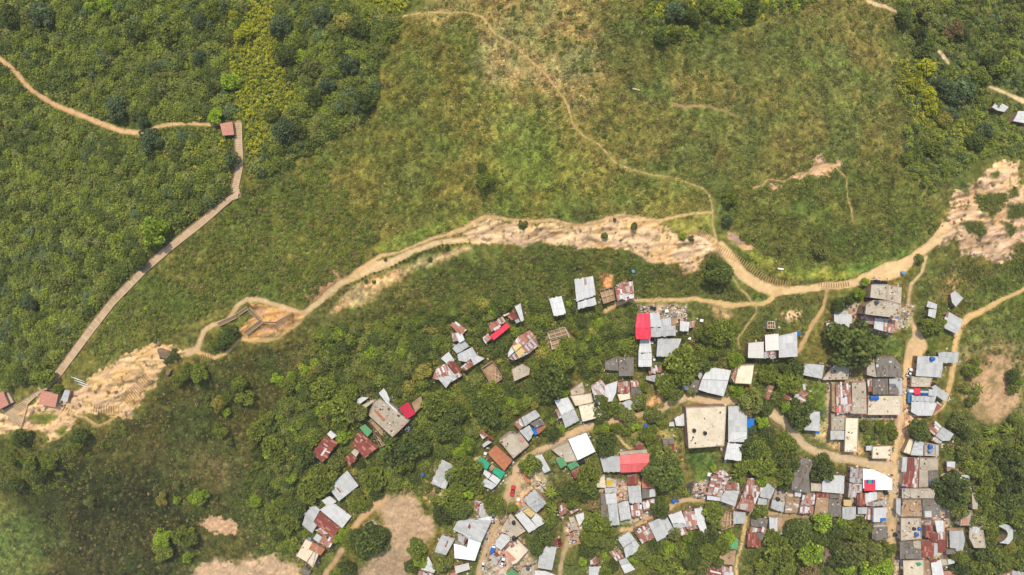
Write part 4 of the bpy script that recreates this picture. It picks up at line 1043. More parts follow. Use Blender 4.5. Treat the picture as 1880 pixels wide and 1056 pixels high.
G 460,646 590,556 660,652 525,745
G 527,750 662,656 736,756 552,862 -0.15
@tumbled tin hut|with rust strips under the split grey roof|1060,886|2.6
q 366,802 480,760 522,842 450,906
G 472,890 560,862 600,920 490,940 -0.2
W 492,942 602,922 660,992 542,1042 -0.2
@white block house|with rubble at the bottom edge left of the ravine|1060,886|2.8
W 132,962 270,952 278,1085 130,1085
q 130,830 180,790 250,920 150,950 -0.6
@white cliff shed|beyond the track at the far right|1580,150|2.6
W 1748,452 1792,336 1900,340 1900,480
@broken white hut|half hidden by bushes beyond the slope|1580,150|2.4
W 1500,292 1542,236 1600,240 1690,290 1640,345 1560,330
@tile roofed rest hut|beside the grey tank shed at the stairway foot|0,640|3
K 470,476 665,525 630,672 440,636 ^0.4
@grey tank shed|between the tile hut and bare ridge|0,640|2.4
G 690,592 742,466 800,482 768,610
c 650,530 690,520 690,620 645,630 -1.2
@tile roofed hut|cut by the left edge beside its deck|0,640|3
K -40,508 38,492 100,640 -40,712 ^0.4
c 55,512 96,502 156,612 104,640 -1.6
@tile roofed lookout hut|where the forest path meets the stairway|250,150|3
K 955,480 1096,455 1116,605 985,615 ^0.4
'''
SCRAP, _nt2, _b2 = nmat('scrap'); _a2 = N(_nt2, 'ShaderNodeAttribute', attribute_name='leaf'); _nt2.links.new(_a2.outputs['Color'], _b2.inputs['Base Color'])
SCOL = np.array([alb(c, .66) for c in ((236, 234, 228), (206, 202, 194), (170, 160, 148), (150, 96, 70), (120, 66, 50), (186, 150, 110), (96, 86, 76), (60, 110, 180), (226, 210, 180), (200, 120, 80))]); SWT = np.array([16, 16, 16, 9, 8, 14, 12, 2, 12, 5.]); SWT /= SWT.sum()
def scraps(x, y, z, smin, smax, rng=RNG):
    n = len(x); a = rng.uniform(0, 6.28, n); l = rng.uniform(smin, smax, n)/2; w = l*rng.uniform(.25, .9, n); h = rng.uniform(.05, .28, n); ca, sa = np.cos(a), np.sin(a); V = np.zeros((n, 8, 3))
    for i, (sx, sy, sz) in enumerate(((-1, -1, 0), (1, -1, 0), (1, 1, 0), (-1, 1, 0), (-1, -1, 1), (1, -1, 1), (1, 1, 1), (-1, 1, 1))):
        V[:, i, 0] = x+sx*l*ca-sy*w*sa; V[:, i, 1] = y+sx*l*sa+sy*w*ca; V[:, i, 2] = z+sz*h-.02
    F = np.array([[4, 5, 6, 7], [0, 1, 5, 4], [1, 2, 6, 5], [2, 3, 7, 6], [3, 0, 4, 7]])[None]+(np.arange(n)*8)[:, None, None]
    K = SCOL[rng.choice(len(SCOL), n, p=SWT)]*rng.uniform(.8, 1.15, (n, 1)); me = npmesh('scraps', V.reshape(-1, 3), F.reshape(-1, 4), np.repeat(K, 8, 0), 'leaf'); me.materials.append(SCRAP); return me
WALLM = [RENDERW, BRICK, slabmat('mud_wall', (190, 160, 128), (170, 140, 110), (140, 110, 86), 0.6, 0.6)]
SHEET = set('WGgDrqRNbTKPpQnHZB'); PANELS = []; HINFO = []
def build_houses():
    rnd = random.Random(5); cur = None; recs = []
    for ln in HOUSES.strip().split('\n'):
        if ln[0] == '@':
            ref, extra, o, h = ln[1:].split('|'); ox, oy = map(float, o.split(',')); cur = dict(ref=ref, extra=extra, h=float(h), P=[]); recs.append(cur); k = 1/6.2133
        else:
            t = ln.split(); d = dict(c=t[0], p=[], dz=0.0, pitch=None, patch=False)
            for s in t[1:]:
                if s[0] == '^': d['pitch'] = float(s[1:])
                elif s == '*': d['patch'] = True
                elif ',' in s: x, y = s.split(','); d['p'].append((ox+float(x)*k, oy+float(y)*k))
                else: d['dz'] = float(s)
            cur['P'].append(d)
    for R in recs:
        allp = np.array([q for d in R['P'] for q in d['p']]); cu, cv = (allp.min(0)+allp.max(0))/2
        X0, Y0, Z0 = gpt(cu, cv); gz = [gpt(*q)[2] for q in R['P'][0]['p']]; base = 0.5*max(gz)+0.5*Z0
        H = R['h']; zr = base+H; ox, oy = at(cu, cv, zr); ox = float(ox); oy = float(oy)
        cat = 'hut' if any(w in R['ref'] for w in ('hut', 'shed', 'shack')) else ('canopy' if 'canopy' in R['ref'] and 'house' not in R['ref'] else 'house')
        if 'tile stacks' in R['ref']: cat = 'tile stack'
        nm = {'hut': 'hut', 'canopy': 'canopy', 'tile stack': 'tile_stack'}.get(cat, 'house')
        root = empty(nm, (ox, oy, base)); tag(root, R['ref']+' '+R['extra'], cat, 'houses and huts of the hillside settlement')
        L = lambda x, y, z: (x-ox, y-oy, z-base)
        clutter = []; walls = MB(); wm = rnd.choice(WALLM); planes = []; big = 0; doorspec = None
        for d in R['P']:
            c = d['c']; p = d['p']; n = len(p)
            a2 = sum(p[i][0]*p[(i+1) % n][1]-p[(i+1) % n][0]*p[i][1] for i in range(n))
            if a2 > 0: order = [0]+list(range(n-1, 0, -1)) if False else list(range(n-1, -1, -1))   # photo y points down: make it counter-clockwise in the world
            else: order = list(range(n))
            hi = {0, 1}; roofless = c[0] == 'X'
            pitch = 0.0 if c[0] in 'CcdX' else (0.45 if d['pitch'] is None else d['pitch'])
            if d['pitch'] is None and cat != 'house': pitch = 0.25
            zt = zr+d['dz']
            if d['patch']:
                host = next((pl for pl in planes[::-1] if inside(np.array([np.mean([q[0] for q in p])]), np.array([np.mean([q[1] for q in p])]), pl[0])[0]), planes[0])
            # plane z = A + Bu + Cv fitted so the first edge is high
            P0, P1 = np.array(p[0]), np.array(p[1]); e = P1-P0; nn = np.array([-e[1], e[0]])/max(1e-6, np.hypot(*e))
            ds = [float(np.dot(np.array(q)-P0, nn)) for q in p]; far = max(ds, key=abs); far = far if abs(far) > 1e-6 else 1
            if d['patch']: zf = lambda u, v, f=host[1]: f(u, v)+0.07
            else: zf = lambda u, v, P0=P0, nn=nn, far=far, zt=zt, pitch=pitch: zt+pitch*(0.6-(float(np.dot(np.array((u, v))-P0, nn))/far))
            planes.append((p, zf)); PANELS.append((p, zf)) if not roofless else None
            W = []
            for q in [p[i] for i in order]:
                z = zf(*q); x, y = at(q[0], q[1], z); W.append((float(x), float(y), z))
            e3 = Vector((W[1][0]-W[0][0], W[1][1]-W[0][1], 0)); i0 = order.index(0); i1 = order.index(1)
            ax = Vector(W[i1])-Vector(W[i0]); ax.z = 0; ax.normalize(); ay = Vector((-ax.y, ax.x, 0))
            uvf = lambda q: ((Vector(q)-Vector(W[i0])).dot(ax)+50, (Vector(q)-Vector(W[i0])).dot(ay)+50)
            if c[0] not in 'CcdXV' and not d['patch'] and len(p) >= 3 and abs(a2)/2 > 900 and pitch and ax.length:
                pass
            cen = Vector((sum(q[0] for q in W)/n, sum(q[1] for q in W)/n, 0)); gmin = min(float(hfun(q[0], q[1])) for q in W)-1.2
            def inset(q, t):
                v = Vector((q[0], q[1], 0))-cen; l = v.length; v = v*((l-t)/l if l > t else 0.3); return (cen.x+v.x, cen.y+v.y)
            if roofless:
                # roofless: thin walls round a floor, with cross walls inside
                wt = 0.22; inn = [inset(q, 0.45) for q in W]; top = [L(*q) for q in W]
                for i in range(n):
                    j = (i+1) % n; A, B, Bi, Ai = W[i], W[j], inn[j], inn[i]; z = zt+rnd.uniform(-0.3, 0.3)
                    t_ = [L(A[0], A[1], z), L(B[0], B[1], z), L(Bi[0], Bi[1], z), L(Ai[0], Ai[1], z)]; b_ = [(x, y, gmin-base) for x, y, _ in t_]; walls.prism(t_, b_)
                f = MB(); zfl = max(float(hfun(q[0], q[1])) for q in W)+0.05-base
                f.poly([(x-ox, y-oy, min(zfl, zt-base-0.8)) for x, y in inn]); f.build('floor', M['d'], root)
                m = MB()
                for t in (0.36, 0.68):
                    a = Vector(W[0]).lerp(Vector(W[1]), t); b = Vector(W[3 % n]).lerp(Vector(W[2]), t); m.bar(L(a.x, a.y, zt-0.15), L(b.x, b.y, zt-0.15), 0.2)
                a = Vector(W[1]).lerp(Vector(W[2]), 0.5); b = Vector(W[0]).lerp(Vector(W[3 % n]), 0.5); m.bar(L(a.x, a.y, zt-0.05), L(b.x, b.y, zt-0.05), 0.2)
                m.build('beam', WOODL, root); continue
            th = 0.06 if c[0] not in 'Ccd' else 0.22
            mat = M[c[0]]; mb = MB(); area = abs(a2)/2
            irregular = c[0] in 'qrRgGW' and n == 4 and not d['patch'] and area > 260
            if irregular:                                    # built up of separate overlapping sheets with ragged ends
                A, B, Cc, D_ = W[i0], W[i1], None, None; k2 = [i for i in range(4) if i not in (i0, i1)]
                # neighbours: vertex after i1 (other than i0) and vertex next to i0
                nb1 = next(i for i in ((i1+1) % 4, (i1-1) % 4) if i != i0); nb0 = next(i for i in ((i0+1) % 4, (i0-1) % 4) if i != i1)
                A, B, Cc, D_ = map(Vector, (W[i0], W[i1], W[nb1], W[nb0])); Lw = (B-A).length; Ld = ((D_-A).length+(Cc-B).length)/2
                nx_ = max(2, round(Lw/rnd.uniform(0.8, 1.0))); ny_ = max(1, round(Ld/rnd.uniform(2.2, 3.0))); rag = {'q': 0.42, 'r': 0.3, 'R': 0.2, 'g': 0.2, 'G': 0.12, 'W': 0.12}[c[0]]
                flip = (B-A).cross(D_-A).z < 0
                for iy_ in range(ny_):
                    for ix_ in range(nx_):
                        s0, s1 = ix_/nx_, (ix_+1)/nx_+0.02/nx_; t0, t1 = iy_/ny_, (iy_+1)/ny_
                        r0 = rnd.gauss(0, rag)/max(Ld, 1) if iy_ == 0 else -0.12/max(Ld, 1); r1 = rnd.gauss(0, rag)/max(Ld, 1) if iy_ == ny_-1 else 0.1/max(Ld, 1)
                        dz = rnd.uniform(0, 0.05)+0.02*(ny_-iy_); g = lambda s, t: A.lerp(B, s).lerp(D_.lerp(Cc, s), t)+Vector((0, 0, dz))
                        q = [g(s0, t0+r0), g(s1, t0+r0), g(s1, t1+r1), g(s0, t1+r1)]
                        if flip: q = q[::-1]
                        uo = 50+0.85*(ix_+13*iy_)+0.42; vo = 50+2.6*(iy_)+1.3; uu = [(uo-0.35, vo+1), (uo+0.35, vo+1), (uo+0.35, vo-1), (uo-0.35, vo-1)]
                        mb.poly([L(*w) for w in q], uu)
                nmr = 'roof'
            else:
                top = [L(*q) for q in W]; bot = [(x, y, z-th) for x, y, z in top]; mb.prism(top, bot, [uvf(q) for q in W], base=True); nmr = 'roof_sheet' if d['patch'] else 'roof'
                if c[0] in 'Cc' and area > 250:              # low parapet
                    pm_ = RENDERW if rnd.random() < .6 else BRICK; inn = [inset(q, 0.3) for q in W]; hp = rnd.uniform(0.15, 0.45)
                    for i in range(n):
                        j = (i+1) % n
                        if rnd.random() < 0.2: continue
                        pb = MB(); t_ = [L(W[i][0], W[i][1], W[i][2]+hp), L(W[j][0], W[j][1], W[j][2]+hp), L(inn[j][0], inn[j][1], W[j][2]+hp), L(inn[i][0], inn[i][1], W[i][2]+hp)]; b_ = [(x, y, z-hp+0.004) for x, y, z in t_]; pb.prism(t_, b_); pb.build('parapet', pm_, root)
            mb.build(nmr, mat, root)
            if d['patch']: continue
            if c[0] in 'qrgCcdD' and area > 200:             # stones, planks and scraps lying on it
                nq = int(area*(0.02 if c[0] in 'qcd' else (0.004 if c[0] == 'C' else 0.011))); bb = np.array(p); qu = RNG.uniform(bb[:, 0].min(), bb[:, 0].max(), nq*2); qv = RNG.uniform(bb[:, 1].min(), bb[:, 1].max(), nq*2)
                okq = inside(qu, qv, p) & (segdist(qu, qv, p, True) > 1.5) & (fbm(qu/6, qv/6, 5+len(PANELS), 2) > .45)
                clutter += [(float(at(a, b, zf(a, b))[0]), float(at(a, b, zf(a, b))[1]), zf(a, b)+.03) for a, b in zip(qu[okq], qv[okq])]
            ov = 0.25 if th < 0.1 else 0.04; tp = []
            for q in W: x, y = inset(q, ov*1.4); tp.append((x-ox, y-oy, q[2]-base-th-0.02))
            walls.prism(tp, [(x, y, gmin-base) for x, y, z in tp], cap=False)
            if area > big:
                big = area; best = max(range(n), key=lambda i: -(Vector((tp[(i+1) % n][1]-tp[i][1], -(tp[(i+1) % n][0]-tp[i][0]))).normalized().dot(Vector((ox, oy)).normalized())) if (Vector(tp[(i+1) % n])-Vector(tp[i])).length > 3 else -9)
                doorspec = (tp[best], tp[(best+1) % n])
        if walls.v: walls.build('wall', wm, root)
        if len(clutter) > 2:
            ca_ = np.array(clutter); o_ = link(bpy.data.objects.new('roof_scraps', scraps(ca_[:, 0]-ox, ca_[:, 1]-oy, ca_[:, 2]-base, .25, .95)), root); o_['kind'] = 'stuff'
        if doorspec and cat == 'house':
            a, b = Vector(doorspec[0]), Vector(doorspec[1]); e = b-a; e.z = 0; l = e.length; e.normalize(); out = Vector((e.y, -e.x, 0)); rz = math.atan2(e.y, e.x)
            if l > 3:
                q = a+e*(l*0.3)+out*0.02; gz_ = float(hfun(q.x+ox, q.y+oy))-base; zf_ = max(gz_, a.z-2.4); m = MB(); m.box((q.x, q.y, zf_+1.0), (0.95, 0.1, 2.0), rz); m.build('door', DOORM, root)
                q = a+e*(l*0.68)+out*0.02; m = MB(); m.box((q.x, q.y, a.z-1.0), (1.2, 0.1, 0.9), rz); m.build('window', GLASS, root)
        HINFO.append((R['ref'], cu, cv)); R['n'] = 0
        for d in R['P']: exclude(d['p'], 0.5); exclude(d['p'], 1.0, EXR)
build_houses()
def topz(u, v):                                   # highest roof the photo shows at a pixel, else the ground
    best = None
    for p, f in PANELS:
        if inside(np.array([u]), np.array([v]), p)[0]:
            z = f(u, v); best = z if best is None else max(best, z)
    if best is None: return gpt(u, v)[2]
    return best
# ---------------------------------------------------------------- plants
EXC3 = grow(EXC, 3); EXC7 = grow(EXC3, 4)
def leafmat(name):
    m, nt, b = nmat(name); a = N(nt, 'ShaderNodeAttribute', attribute_name='leaf'); inf = N(nt, 'ShaderNodeObjectInfo')
    v = mth(nt, 'ADD', mth(nt, 'MULTIPLY', inf.outputs['Random'], 0.34), 0.83)
    nt.links.new(mixc(nt, a.outputs['Color'], v, 1.0, 'MULTIPLY'), b.inputs['Base Color']); b.inputs['Roughness'].default_value = 0.7; b.inputs['Specular IOR Level'].default_value = 0.15
    return m
LEAF = leafmat('leaves')
KF = 0.98
def leaf_quads(P, size, col, up=0.75, asp=0.6, rng=RNG):
    n = len(P); nv = rng.normal(size=(n, 3)); nv[:, 2] = np.abs(nv[:, 2])+up; nv /= np.linalg.norm(nv, axis=1)[:, None]
    t = rng.normal(size=(n, 3)); t -= (t*nv).sum(1)[:, None]*nv; t /= np.linalg.norm(t, axis=1)[:, None]; bt = np.cross(nv, t)
    s = np.asarray(size)[:, None]*0.5; a = t*s; b = bt*s*asp
    V = np.stack([P-a, P+b*1.0-a*0.1, P+a, P-b*1.0-a*0.1], 1).reshape(-1, 3); Cc = np.repeat(col, 4, 0)
    return V, Cc
def leafmesh(name, V, Cc):
    n = len(V)//4; me = npmesh(name, V, np.arange(n*4).reshape(n, 4)[:, ::-1].copy(), Cc, 'leaf'); me.materials.append(LEAF); return me
PAL = dict(  # photo colours of foliage: dark, middle, light
 dark=((48, 61, 23), (66, 78, 28), (90, 99, 40)), mid=((66, 79, 23), (92, 102, 30), (116, 122, 44)), olive=((72, 82, 32), (94, 100, 42), (120, 120, 58)),
 lime=((80, 104, 22), (110, 132, 28), (140, 156, 44)), yellow=((104, 104, 36), (128, 122, 46), (150, 138, 68)), brown=((92, 80, 48), (114, 96, 58), (136, 116, 76)),
 blue=((52, 66, 38), (68, 84, 48), (92, 104, 66)), bamboo=((100, 106, 18), (128, 130, 22), (158, 154, 38)))
def palcol(kind, n, rng=RNG):
    a = np.array([[lin(x)*KF for x in c] for c in PAL[kind]]); r = rng.random(n)
    r2 = r[:, None]; return np.where(r2 < .5, a[0]+(a[1]-a[0])*r2*2, a[1]+(a[2]-a[1])*(r2*2-1))*rng.uniform(.85, 1.15, (n, 1))
# -- crowns: many small leaves on the shells of uneven lobes; a few shapes, shared by every tree of a kind
def crown_mesh(kind, seed):
    r = np.random.default_rng(seed); P = []; Cc = []; nl = r.integers(9, 14)
    for i in range(nl):
        if i == 0: c = np.array([0, 0, .62]); R = .52
        else:
            th = 2*math.pi*(i*.618+r.uniform(-.08, .08)); rad = r.uniform(.42, .74); c = np.array([rad*math.cos(th), rad*math.sin(th), r.uniform(.30, .72)-.18*rad]); R = r.uniform(.24, .42)
        m = int(150*R/0.4); d = r.normal(size=(m, 3)); d[:, 2] = np.abs(d[:, 2])*1.0-.25; d /= np.linalg.norm(d, axis=1)[:, None]
        p = c+d*R*r.uniform(.72, 1.06, (m, 1))*np.array([1, 1, .8]); P.append(p)
        lobe = r.uniform(.78, 1.2); Cc.append(palcol(kind, m, r)*lobe*r.uniform(.88, 1.12, (m, 1)))
    m = 70; d = r.normal(size=(m, 3)); d /= np.linalg.norm(d, axis=1)[:, None]; P.append(np.array([0, 0, .35])+d*np.array([.5, .5, .3])); Cc.append(palcol(kind, m, r)*.8)
    P = np.concatenate(P); Cc = np.concatenate(Cc); V, K = leaf_quads(P, r.uniform(.11, .2, len(P)), Cc, 1.3, .75, r)
    return leafmesh('crown', V, K)
def palm_mesh(seed):
    r = np.random.default_rng(seed); V = []; K = []
    for i in range(13):
        th = 2*math.pi*i/13+r.uniform(-.15, .15); L = r.uniform(.8, 1.1); lift = r.uniform(.1, .5); w = .085; prev = None
        for s in range(6):
            t0, t1 = s/6, (s+1)/6; f = lambda t: np.array([math.cos(th)*L*t, math.sin(th)*L*t, .55+lift*t*1.4-lift*1.9*t*t-.25*t*t]); sd = np.array([-math.sin(th), math.cos(th), 0])
            w0, w1 = w*math.sin(math.pi*(.12+.8*t0)), w*math.sin(math.pi*(.12+.8*t1)); a, b = f(t0), f(t1); dr = np.array([0, 0, -.6])
            for sg in (1, -1):
                V += [a, a+sg*sd*w0+dr*w0, b+sg*sd*w1+dr*w1, b] if sg < 0 else [a, b, b+sg*sd*w1+dr*w1, a+sg*sd*w0+dr*w0]
                c = palcol('mid', 1, r)[0]*r.uniform(.8, 1.5); K += [c]*4
    V = np.array(V); K = np.array(K); n = len(V)//4; me = npmesh('crown', V, np.arange(n*4).reshape(n, 4), K, 'leaf'); me.materials.append(LEAF); return me
def trunk_mesh(seed):
    r = random.Random(seed); m = MB(); m.cyl((0, 0, -1.2), .07, 1.45, 8, .045)
    for i in range(5):
        a = i*1.257+r.uniform(-.3, .3); m.bar((0, 0, .12+.03*i), (.42*math.cos(a), .42*math.sin(a), .48+r.uniform(-.05, .1)), .035)
    me = m.mesh('trunk'); me.materials.append(TRUNK); return me
CROWNS = {k: [crown_mesh(k, 100+17*i+7*j) for j in range(5)] for i, k in enumerate(PAL)}; CROWNS['palm'] = [palm_mesh(s) for s in range(3)]; TRUNKS = [trunk_mesh(s) for s in range(3)]
CNAME = dict(dark='dark green', mid='green', olive='olive', lime='lime green', yellow='yellow green', brown='brownish', blue='bluish green', bamboo='yellow bamboo green', palm='star shaped')
REFS = [(r, u, v) for r, u, v in HINFO]+[('orange cutting', 500, 590), ('boulder on the ridge path', 310, 650), ('terraced log steps', 1385, 485), ('gravel yard', 745, 970), ('burnt tan slope', 1825, 715), ('quarry floor', 440, 1040), ('eroded right gullies', 1820, 400), ('long stairway', 300, 470), ('upper forest path', 150, 212), ('lookout hut', 420, 236)]
USED = {}
def treelabel(kind, u, v, r, used=set()):
    size = 'large' if r > 19 else ('small' if r < 9 else 'mid sized'); n = sorted(REFS, key=lambda t: (t[1]-u)**2+(t[2]-v)**2)
    for ref, cu, cv in n[:6]:
        du, dv = u-cu, v-cv; d = math.hypot(du, dv)
        s = 'right of' if du > abs(dv) else ('left of' if -du > abs(dv) else ('below' if dv > 0 else 'above'))
        if len(ref.split()) <= 6:
            lab = f"{size} {CNAME[kind]} {'palm' if kind == 'palm' else 'tree'} {'just' if d < 45 else 'farther'} {s} the {ref}"
            if lab not in used: used.add(lab); return lab
    for q in ('topmost', 'lowest', 'leftmost', 'rightmost'): pass
    return lab
TREES = []
def tree(u, v, r, kind, label=None, group=None):
    r *= 1.14 if r > 11 else 1.04
    X, Y, Z = gpt(u, v); Rm = r*S*(H0-Z)/H0; h = (Rm*1.25+0.8)
    for _ in range(3):
        zc = Z+h*.55; x, y = at(u, v, zc); Z = float(hfun(float(x), float(y)))
    rnd = random.Random(int(u*31+v*17)); root = empty('palm_tree' if kind == 'palm' else 'tree', (float(x), float(y), Z), rnd.uniform(0, 6.28))
    me = rnd.choice(CROWNS[kind]); c = link(bpy.data.objects.new('crown', me), root); sc = Rm*1.12
    c.scale = (sc*rnd.uniform(.9, 1.1), sc*rnd.uniform(.9, 1.1), h); c.location = (0, 0, h*.12)
    t = link(bpy.data.objects.new('trunk', rnd.choice(TRUNKS)), root); t.scale = (Rm*1.3, Rm*1.3, h)
    tag(root, label or treelabel(kind, u, v, r), 'palm' if kind == 'palm' else 'tree', group or ('trees of the settlement and its slopes'))
    TREES.append((u, v, r))
